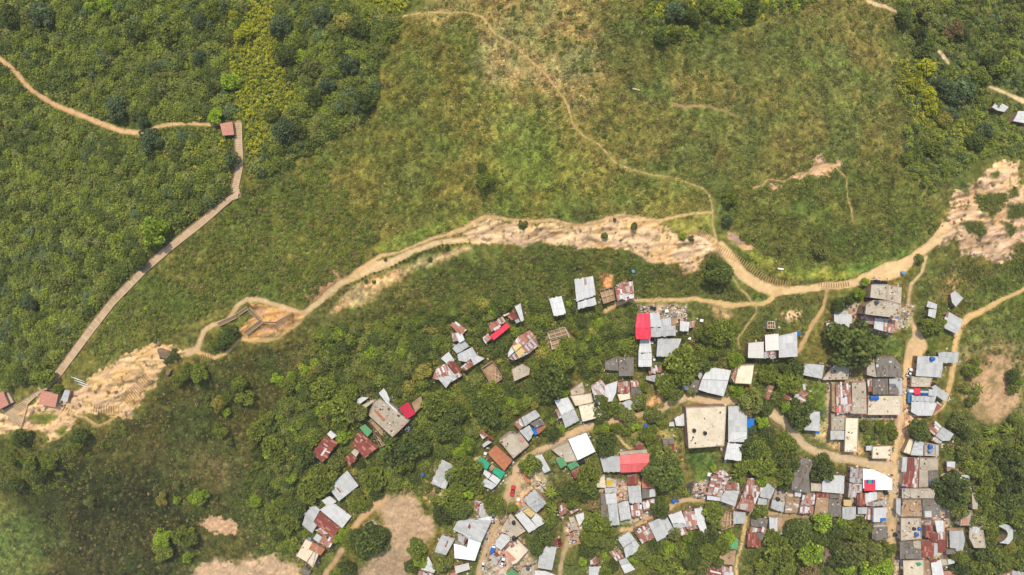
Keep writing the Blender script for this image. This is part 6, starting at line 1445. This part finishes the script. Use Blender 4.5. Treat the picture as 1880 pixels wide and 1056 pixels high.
# small white boxes
for u, v, w, d in ((1288.3, 588.5, 5.5, 'upper right of the little white shed'), (1265.8, 621.2, 5, 'below right of the little white shed'), (1224, 571, 6, 'on the littered slope above the red gable'), (1197, 629, 5, 'between the narrow white gable and spotted house'), (1201.6, 660.5, 4.5, 'near the foot of the narrow white gable'), (1303, 871.5, 7, 'at the lower edge of the green lawn'), (891, 832.8, 5, 'above the teal and white roofs'), (1488, 745.5, 6, 'above the small grey box house'), (951.5, 917.5, 5, 'on the street yard by the red pickup')):
    z = topz(u, v); x, y = at(u, v, z+0.8); r = empty('box', (float(x), float(y), z), random.uniform(-.4, .4)); s = w*S*(H0-z)/H0
    m = MB(); m.box((0, 0, 0.4), (s, s*0.85, 0.8)); m.build('body', WHITEP, r); m = MB(); m.box((0, 0, 0.83), (s*1.06, s*0.9, 0.06)); m.box((0.1, 0, 0.875), (s*0.3, s*0.3, 0.03)); m.build('lid', WHITEP, r)
    tag(r, f'small white box standing {d}', 'box')
# stairway
def along(p, step):
    out = []; acc = 0.0
    for (x1, y1), (x2, y2) in zip(p, p[1:]):
        l = math.hypot(x2-x1, y2-y1); t = acc
        while t < l: out.append((x1+(x2-x1)*t/l, y1+(y2-y1)*t/l, (x2-x1)/l, (y2-y1)/l)); t += step
        acc = t-l
    return out
def step_box(u, v, du, dv, wpx, dpx, h, lift=0.12):
    X, Y, Z = gpt(u, v); k = S*(H0-Z)/H0; m = MB(); m.box((X, Y, Z+lift), (dpx*k, wpx*k, h), math.atan2(-dv, du)); return m
STL = pts('437,228 438,262 440,300 437,318 431,345 436,358 424,362 360,416 320,447 265,494 235,525 205,556 165,608 130,655 104,690 76,716')
TREAD = slabmat('stair_tread', (224, 194, 152), (208, 178, 138), (190, 160, 122), 0.5, 0.6); RISER = plain('stair_riser', (140, 116, 88)); 
st = empty('stairway', gpt(265, 494)); tag(st, 'long straight stone stairway climbing through the forest edge between two tile huts', 'stairway')
O = st.location
def rel(m): m.v = [(x-O.x, y-O.y, z-O.z) for x, y, z in m.v]; return m
sp = along(STL, 3.25); rest = MB()
for i, (u, v, du, dv) in enumerate(sp):
    w = 11.5 if v < 345 else 12.5; m = step_box(u, v, du, dv, w, 2.7+random.uniform(-.2, .3), 0.32, 0.06+random.uniform(0, .06))
    if i >= len(sp)-99: rel(m).build('step', TREAD, st)
    else:
        rest.uv += m.uv; b = len(rest.v); rest.v += m.v; rest.f += [tuple(q+b for q in f) for f in m.f]
o = rel(rest).build('steps', TREAD, st); o['kind'] = 'stuff'
for sd in (-1, 1):                              # side beams
    m = MB(); q = [(u-dv*sd*6.6, v+du*sd*6.6) for u, v, du, dv in along(STL, 9)]
    for a, b in zip(q, q[1:]): A = gpt(*a); B = gpt(*b); m.bar((A[0], A[1], A[2]+0.25), (B[0], B[1], B[2]+0.25), 0.3)
    rel(m).build('side_beam', WOODL if sd < 0 else WOOD, st)
m = MB()                                        # stone bed under the treads
q = along(STL, 4)
for (u, v, du, dv), (u2, v2, du2, dv2) in zip(q, q[1:]):
    a = [gpt(u-dv*6.3, v+du*6.3), gpt(u+dv*6.3, v-du*6.3), gpt(u2+dv2*6.3, v2-du2*6.3), gpt(u2-dv2*6.3, v2+du2*6.3)]; a = [(x, y, z+0.08) for x, y, z in a]
    if (Vector(a[1])-Vector(a[0])).cross(Vector(a[3])-Vector(a[0])).z < 0: a = a[::-1]
    m.poly(a)
rel(m).build('bed', RISER, st)
# fan shaped stair at its foot
fs = empty('stairway', gpt(35, 755)); tag(fs, 'fan shaped wooden stair spreading to the yellow yard between the tile huts', 'stairway'); O = fs.location
Lb = pts('72,716 58,724 40,736 20,746 5,753'); Rb = pts('76,720 62,732 52,742 46,765 39,786')
def onp(p, t): t *= len(p)-1; i = min(int(t), len(p)-2); f = t-i; return (p[i][0]+(p[i+1][0]-p[i][0])*f, p[i][1]+(p[i+1][1]-p[i][1])*f)
for i in range(24):
    a = gpt(*onp(Lb, i/23)); b = gpt(*onp(Rb, i/23)); m = MB(); dz = Vector((0, 0, 0.15)); A = Vector(a)+dz; B = Vector(b)+dz; e = B-A; c = (A+B)/2
    m.box(c, (e.length, 0.5, 0.25), math.atan2(e.y, e.x)); rel(m).build('step', TREAD, fs)
for p, mt in ((Lb, WOOD), (Rb, WOODL)):
    m = MB()
    for a, b in zip(p, p[1:]): A = gpt(*a); B = gpt(*b); m.bar((A[0], A[1], A[2]+0.5), (B[0], B[1], B[2]+0.5), 0.28)
    rel(m).build('railing', mt, fs)
# log steps set into the earth: each flight is one thing
LOGM = plain('old_log', (200, 162, 112))
def logs(label, line, step, wpx, far=0):
    p = pts(line); c = gpt(*p[len(p)//2]); r = empty('log_steps', c); tag(r, label, 'log steps'); global O; O = r.location
    for u, v, du, dv in along(p, step):
        ju = random.uniform(-.4, .4); a = gpt(u-dv*wpx/2+ju, v+du*wpx/2); b = gpt(u+dv*wpx/2-ju, v-du*wpx/2); m = MB(); m.bar((a[0], a[1], a[2]+0.22), (b[0], b[1], b[2]+0.2), 0.22); rel(m).build('log', LOGM, r)
logs('curved flight of log steps bending around the end of the rocky ridge', '1251,437 1258,430 1268,426 1280,425 1292,429 1302,437 1309,446', 3.0, 10)
logs('long flight of log steps descending beside the broad dirt path', '1306,446 1320,455 1334,464 1352,474 1370,486 1388,500 1404,511 1425,519 1452,524', 4.6, 12)
logs('short level flight of log steps on the broad dirt path', '1504,522 1520,524 1540,524 1560,521', 4.5, 8)
logs('row of log steps at the foot of the bare ridge end', '173,749 185,751 200,752 220,752', 4.5, 14)
logs('slanted log steps on the lobe of the bare ridge end', '116,752 126,757 136,764 130,774', 5, 14)
logs('small log steps on the orange cutting', '495,616 504,613 513,611', 3.5, 11)
logs('log steps below the boulder on the lower trail', '372,655 382,655 392,655', 5, 9)
logs('grassy log steps on the flank of the bare ridge', '228,733 240,724 252,714 262,703 272,694', 4.2, 22)
# wooden walkways by the orange cutting
def walkway(label, a, b, w):
    A = Vector(gpt(*a)); B = Vector(gpt(*b)); A.z += 0.7; B.z += 0.7; r = empty('walkway', (A+B)/2); tag(r, label, 'walkway'); O_ = r.location; e = B-A; n = max(4, int(e.length/0.32)); rz = math.atan2(e.y, e.x); nx = Vector((-e.y, e.x, 0)).normalized()
    m = MB()
    for i in range(n): c = A.lerp(B, (i+.5)/n)-O_; m.box(c, (0.26, w, 0.08), rz)
    m.build('deck', WOOD, r)
    for s in (-1, 1): m = MB(); m.bar(A+nx*s*w/2+Vector((0, 0, .9))-O_, B+nx*s*w/2+Vector((0, 0, .9))-O_, 0.12); [m.bar(A.lerp(B, t)+nx*s*w/2-O_-Vector((0, 0, .9)), A.lerp(B, t)+nx*s*w/2-O_+Vector((0, 0, .9)), 0.1) for t in (0, .33, .66, 1)]; m.build('railing', WOODL, r)
walkway('plank walkway rising to the bend of the looping trail', (438, 578), (457, 565), 1.2); walkway('plank walkway running down from the trail bend to the decks', (459, 566), (480, 590), 1.4)
walkway('lowest double plank walkway beside the orange cutting', (452, 612), (482, 590), 1.8); walkway('timber edge walkway across the orange cutting', (482, 591), (508, 592), 0.7); walkway('timber edge walkway climbing to the trail fork', (508, 592), (538, 575), 0.7); walkway('slatted timber ramp above the dark shrubs', (402, 596), (436, 580), 1.6)
# row plants and clumps (a crown each)
SHR = [crown_mesh('dark', 900+i) for i in range(2)]
def shrub(u, v, r, label, grp):
    x, y, z = gpt(u, v); o = link(bpy.data.objects.new('shrub', random.choice(SHR))); k = r*S; o.location = (x, y, z-0.1); o.scale = (k, k, k*1.1); o.rotation_euler.z = random.uniform(0, 6); tag(o, label, 'shrub', grp)
for u, v, du, dv in along(pts('617,547 635,533 642,524 658,516 672,508 690,501 713,493 743,478 768,467 798,455 812,450 850,449 864,446'), 8.5): shrub(u+random.uniform(-1.5, 1.5), v+random.uniform(-.8, .8), random.uniform(1.3, 2.4), 'small dark shrub planted along the lower edge of the wide ridge path', 'shrubs planted along the ridge path')
for u, v, du, dv in along(pts('1382,478 1400,490 1416,503 1432,510 1452,512 1475,511 1495,511 1520,513 1560,513'), 8): shrub(u+random.uniform(-1, 1), v+random.uniform(-1, 1), random.uniform(1.2, 2), 'small dark shrub in the planting row above the broad dirt path', 'shrubs in the upper planting row')
for u, v, r, d in ((822, 454, 4.5, 'on the dry grass strip below the ridge path fork'), (708, 477, 3.6, 'on the pale ridge path shoulder'), (790, 477, 5, 'in the middle of the dry grass strip'), (672, 516, 4, 'left one on the dry grass strip'), (687, 518, 4, 'right one of three on the dry grass strip'), (763, 473, 3, 'beside the planted row on the dry grass strip'), (686, 467, 3, 'at the upper edge of the pale ridge path'), (960, 413, 9, 'big round one on the rocky ridge'), (1110, 432, 6, 'round one on the sandy middle of the ridge'), (1164, 416, 7, 'grassy one near the top of the rocky ridge'), (1268, 438, 6, 'bright one inside the curve of the log steps')):
    shrub(u, v, r, f'shrub {d}', 'lone shrubs on the ridge')
# rocks
def rock_mesh(seed):
    bm = bmesh.new(); bmesh.ops.create_icosphere(bm, subdivisions=3, radius=1); r = np.random.default_rng(seed); pl = [(Vector(r.normal(size=3)).normalized(), r.uniform(.55, .85)) for _ in range(9)]
    for v in bm.verts:
        for n, d in pl:
            k = v.co.dot(n)
            if k > d: v.co -= n*(k-d)*0.9
        v.co *= 1+0.12*(float(vnoise(v.co.x*3+seed, v.co.y*3+v.co.z*2, seed))-.5)
    me = bpy.data.meshes.new('rock'); bm.to_mesh(me); bm.free(); me.materials.append(STONE); return me
RK = [rock_mesh(s) for s in range(5)]
def rock(u, v, r, label, grp=None, h=.6):
    x, y, z = gpt(u, v); o = link(bpy.data.objects.new('boulder' if r > 6 else 'rock', random.choice(RK))); k = r*S; o.location = (x, y, z+k*.1); o.scale = (k, k*random.uniform(.6, .9), k*h); o.rotation_euler = (random.uniform(-.2, .2), random.uniform(-.2, .2), random.uniform(0, 6)); tag(o, label, 'rock', grp)
rock(302, 648, 15, 'big grey boulder with bushes standing on the ridge path'); rock(312, 683, 9, 'dark boulder below the big one at the edge of the bare ridge'); rock(341, 690, 9, 'dark boulder in the bushes right of the bare ridge end'); rock(292, 630, 6, 'pale rocky outcrop above the big boulder')
for u, v, r in ((316, 656, 9), (322, 646, 8), (308, 662, 7), (298, 655, 5), (326, 656, 6)): shrub(u, v, r, 'bush growing over the big grey boulder on the ridge path', 'bushes on the boulder')
rr_ = random.Random(3); n_ = 0
while n_ < 70:
    u = rr_.choice([rr_.uniform(50, 330), rr_.uniform(870, 1300), rr_.uniform(1730, 1875)]); v = rr_.uniform(300, 790)
    i, j = int((v+72)/2), int((u+60)/2)
    if any(inside(np.array([u]), np.array([v]), _pp(s))[0] for nm, lb, s, c in AREAS[:3]) and EXC[i, j]:
        z_ = 'left sandy end' if u < 400 else ('middle rocky stretch' if u < 1400 else 'right gullied end'); rock(u, v, rr_.uniform(1.5, 4.5), f'weathered grey rock breaking out of the {z_} of the bare ridge', 'rocks of the bare ridge', .45); n_ += 1
# poles with cables
def pole(u, v, h, label, arm=True):
    x, y, z = gpt(u, v); r = empty('utility_pole', (x, y, z)); m = MB(); m.cyl((0, 0, -0.4), 0.16, h+.4, 10, 0.1); m.build('pole', TREAD, r)
    if arm: m = MB(); m.box((0, 0, h-.4), (1.8, .12, .12), random.uniform(0, 3)); m.build('cross_arm', WOOD, r); m = MB(); m.cyl((.3, 0, h-1.6), .28, .8, 10); m.build('transformer', GREYP, r)
    tag(r, label, 'utility pole', 'poles of the settlement'); return Vector((x, y, z+h-.3))
p1 = pole(1416, 776, 8, 'utility pole with crossarm standing beside the bend of the concrete lane'); p2 = pole(1555, 851, 8, 'utility pole at the lower side of the concrete lane near the beige sheet house'); p3 = pole(930, 936, 8, 'utility pole leaning over the street beside the two round trees'); p4 = pole(1163, 962, 7, 'utility pole standing in the lane below the rust striped wing')
p5 = pole(1653, 905, 8, 'utility pole at the street corner right of the bright white warehouse'); p6 = pole(1640, 690, 7, 'utility pole near the broad brown slab house'); p7 = pole(818, 424, 5, 'tall post standing on the ridge path fork', False); p8 = pole(811, 443, 4, 'short post by the lower ridge path', False)
for a, b, d in ((p1, p2, 'from the lane bend to the beige sheet house'), (p2, p5, 'over the bright white warehouse'), (p5, p6, 'along the straight street to the broad brown slab house'), (p3, p1, 'across the village trees to the concrete lane')):
    m = MB(); q = [a.lerp(b, t/12)+Vector((0, 0, -4*.8*(t/12)*(1-t/12))) for t in range(13)]; [m.bar(x, y, 0.07) for x, y in zip(q, q[1:])]; o = m.build('cable', BLACK); tag(o, f'thin dark cable hanging {d}', 'cable')
for i in range(8):
    u, v = 131+i*2.2+(i % 3)*3, 692+i*2.1; a = gpt(u, v); b = gpt(u+14, v+4.5); m = MB(); m.bar((a[0], a[1], a[2]+.15), (b[0], b[1], b[2]+.15), .14); o = m.build('pole', WHITEP); tag(o, 'white pole lying on the grass between the stairway and the bare ridge', 'pole', 'white poles on the grass')
# fallen pale log on the hill, yellow pipes
m = MB(); a = gpt(1160, 163); b = gpt(1174, 166); m.bar((a[0], a[1], a[2]+.3), (b[0], b[1], b[2]+.3), .5); tag(m.build('log', WOODL), 'pale fallen log on the olive hillside', 'log')
m = MB(); a = gpt(1427, 493); b = gpt(1438, 494.5); m.bar((a[0], a[1], a[2]+.3), (b[0], b[1], b[2]+.3), .6); tag(m.build('log', WHITEP), 'white log lying on the lush grass above the broad dirt path', 'log')
# people: continuous skinned bodies
def person(u, v, rz, top, legs, label, skin=(150, 104, 78)):
    x, y, z = gpt(u, v); V = [(0, 0, .95), (0, 0, 1.2), (0, 0, 1.42), (0, 0, 1.52), (.02, 0, 1.64), (.02, 0, 1.72), (.0, .1, .9), (.08, .11, .5), (.12, .11, .08), (.24, .11, .04), (0, -.1, .9), (-.02, -.11, .5), (-.12, -.11, .08), (0, -.11, .04), (0, .2, 1.4), (.02, .25, 1.12), (.16, .24, .92), (.22, .235, .86), (0, -.2, 1.4), (-.02, -.25, 1.12), (.1, -.24, .9), (.16, -.235, .84)]
    E = [(0, 1), (1, 2), (2, 3), (3, 4), (4, 5), (0, 6), (6, 7), (7, 8), (8, 9), (0, 10), (10, 11), (11, 12), (12, 13), (2, 14), (14, 15), (15, 16), (16, 17), (2, 18), (18, 19), (19, 20), (20, 21)]
    Rr = [.15, .14, .13, .06, .1, .08, .09, .065, .045, .04, .09, .065, .045, .04, .06, .045, .035, .03, .06, .045, .035, .03]
    me = bpy.data.meshes.new('person'); me.from_pydata(V, E, []); o = link(bpy.data.objects.new('person', me)); o.location = (x, y, z+.06); o.rotation_euler.z = rz
    s = o.modifiers.new('skin', 'SKIN'); sv = me.skin_vertices[0].data
    for i, q in enumerate(Rr): sv[i].radius = (q, q)
    sv[0].use_root = True; o.modifiers.new('sub', 'SUBSURF').levels = 1; me.materials.append(plain('skin', skin, .6))
    m = MB(); m.cyl((0, 0, .98), .2, .46, 14, .17); m.bar((0, .17, 1.42), (.02, .25, 1.1), .16); m.bar((0, -.17, 1.42), (-.02, -.25, 1.1), .16); m.build('shirt', plain('shirt', top, .7), o)
    m = MB(); m.bar((0, .1, 1.0), (.1, .11, .1), .2); m.bar((0, -.1, 1.0), (-.1, -.11, .1), .2); m.cyl((0, 0, .86), .19, .16, 12); m.build('trousers', plain('trousers', legs), o)
    bm = bmesh.new(); bmesh.ops.create_uvsphere(bm, u_segments=14, v_segments=9, radius=.125); [setattr(q, 'co', Vector((q.co.x-.01, q.co.y, max(q.co.z, -.02)+1.7))) for q in bm.verts]; h = bpy.data.meshes.new('hair'); bm.to_mesh(h); bm.free(); h.materials.append(BLACK); link(bpy.data.objects.new('hair', h), o)
    tag(o, label, 'person')
person(262.5, 497.5, .8, (120, 190, 220), (40, 44, 60), 'person in a light blue shirt walking on the long stairway'); person(534, 605, 2, (220, 230, 60), (60, 60, 60), 'person in a bright yellow shirt on the lower trail by the cutting'); person(861.5, 440, .3, (70, 60, 60), (50, 50, 60), 'person in dark clothes on the lower ridge path'); person(970, 433, 1.4, (60, 60, 70), (60, 50, 44), 'person in dark clothes standing between the rocks of the ridge'); person(1637, 934, 1.2, (80, 50, 44), (50, 50, 60), 'person walking in the straight dirt street')
# litter, scraps and rubble round the houses, and on the roofs
near = EXR.copy()
for _ in range(3): near = near | np.roll(near, 1, 0) | np.roll(near, -1, 0) | np.roll(near, 1, 1) | np.roll(near, -1, 1)
near &= ~EXR; jj, ii_ = np.where(near); pk = RNG.choice(len(jj), 3600); u = ii_[pk]*2.0-60+RNG.uniform(0, 2, 3600); v = jj[pk]*2.0-72+RNG.uniform(0, 2, 3600); ok = fbm(u/12, v/12, 111, 3) > .45
u = u[ok]; v = v[ok]
for c in CLEAR:
    p = np.array(_pp(c)); qu = RNG.uniform(p[:, 0].min(), p[:, 0].max(), 260); qv = RNG.uniform(p[:, 1].min(), p[:, 1].max(), 260); k_ = inside(qu, qv, _pp(c)) & free(qu, qv, EXR); u = np.concatenate([u, qu[k_]]); v = np.concatenate([v, qv[k_]])
x, y, z = ground(u, v); o = link(bpy.data.objects.new('rubble', scraps(x, y, z+.05, .25, 1.1))); tag(o, 'scattered scraps, planks and rubble in the yards around the houses', 'rubble', kind='stuff')
# ---------------------------------------------------------------- the hazy air between the drone and the hills
hz = MB(); hz.box((0, 0, 118), (1840, 1840, 330)); hm = bpy.data.materials.new('haze'); hm.use_nodes = True; hn = hm.node_tree
hn.nodes.remove(hn.nodes['Principled BSDF']); pv = hn.nodes.new('ShaderNodeVolumePrincipled'); pv.inputs['Color'].default_value = (0.98, 0.94, 0.84, 1); pv.inputs['Density'].default_value = 0.0001
hn.links.new(pv.outputs[0], hn.nodes['Material Output'].inputs['Volume']); tag(hz.build('haze', hm), 'thin pale haze in the air over the hillside', 'haze', kind='stuff')
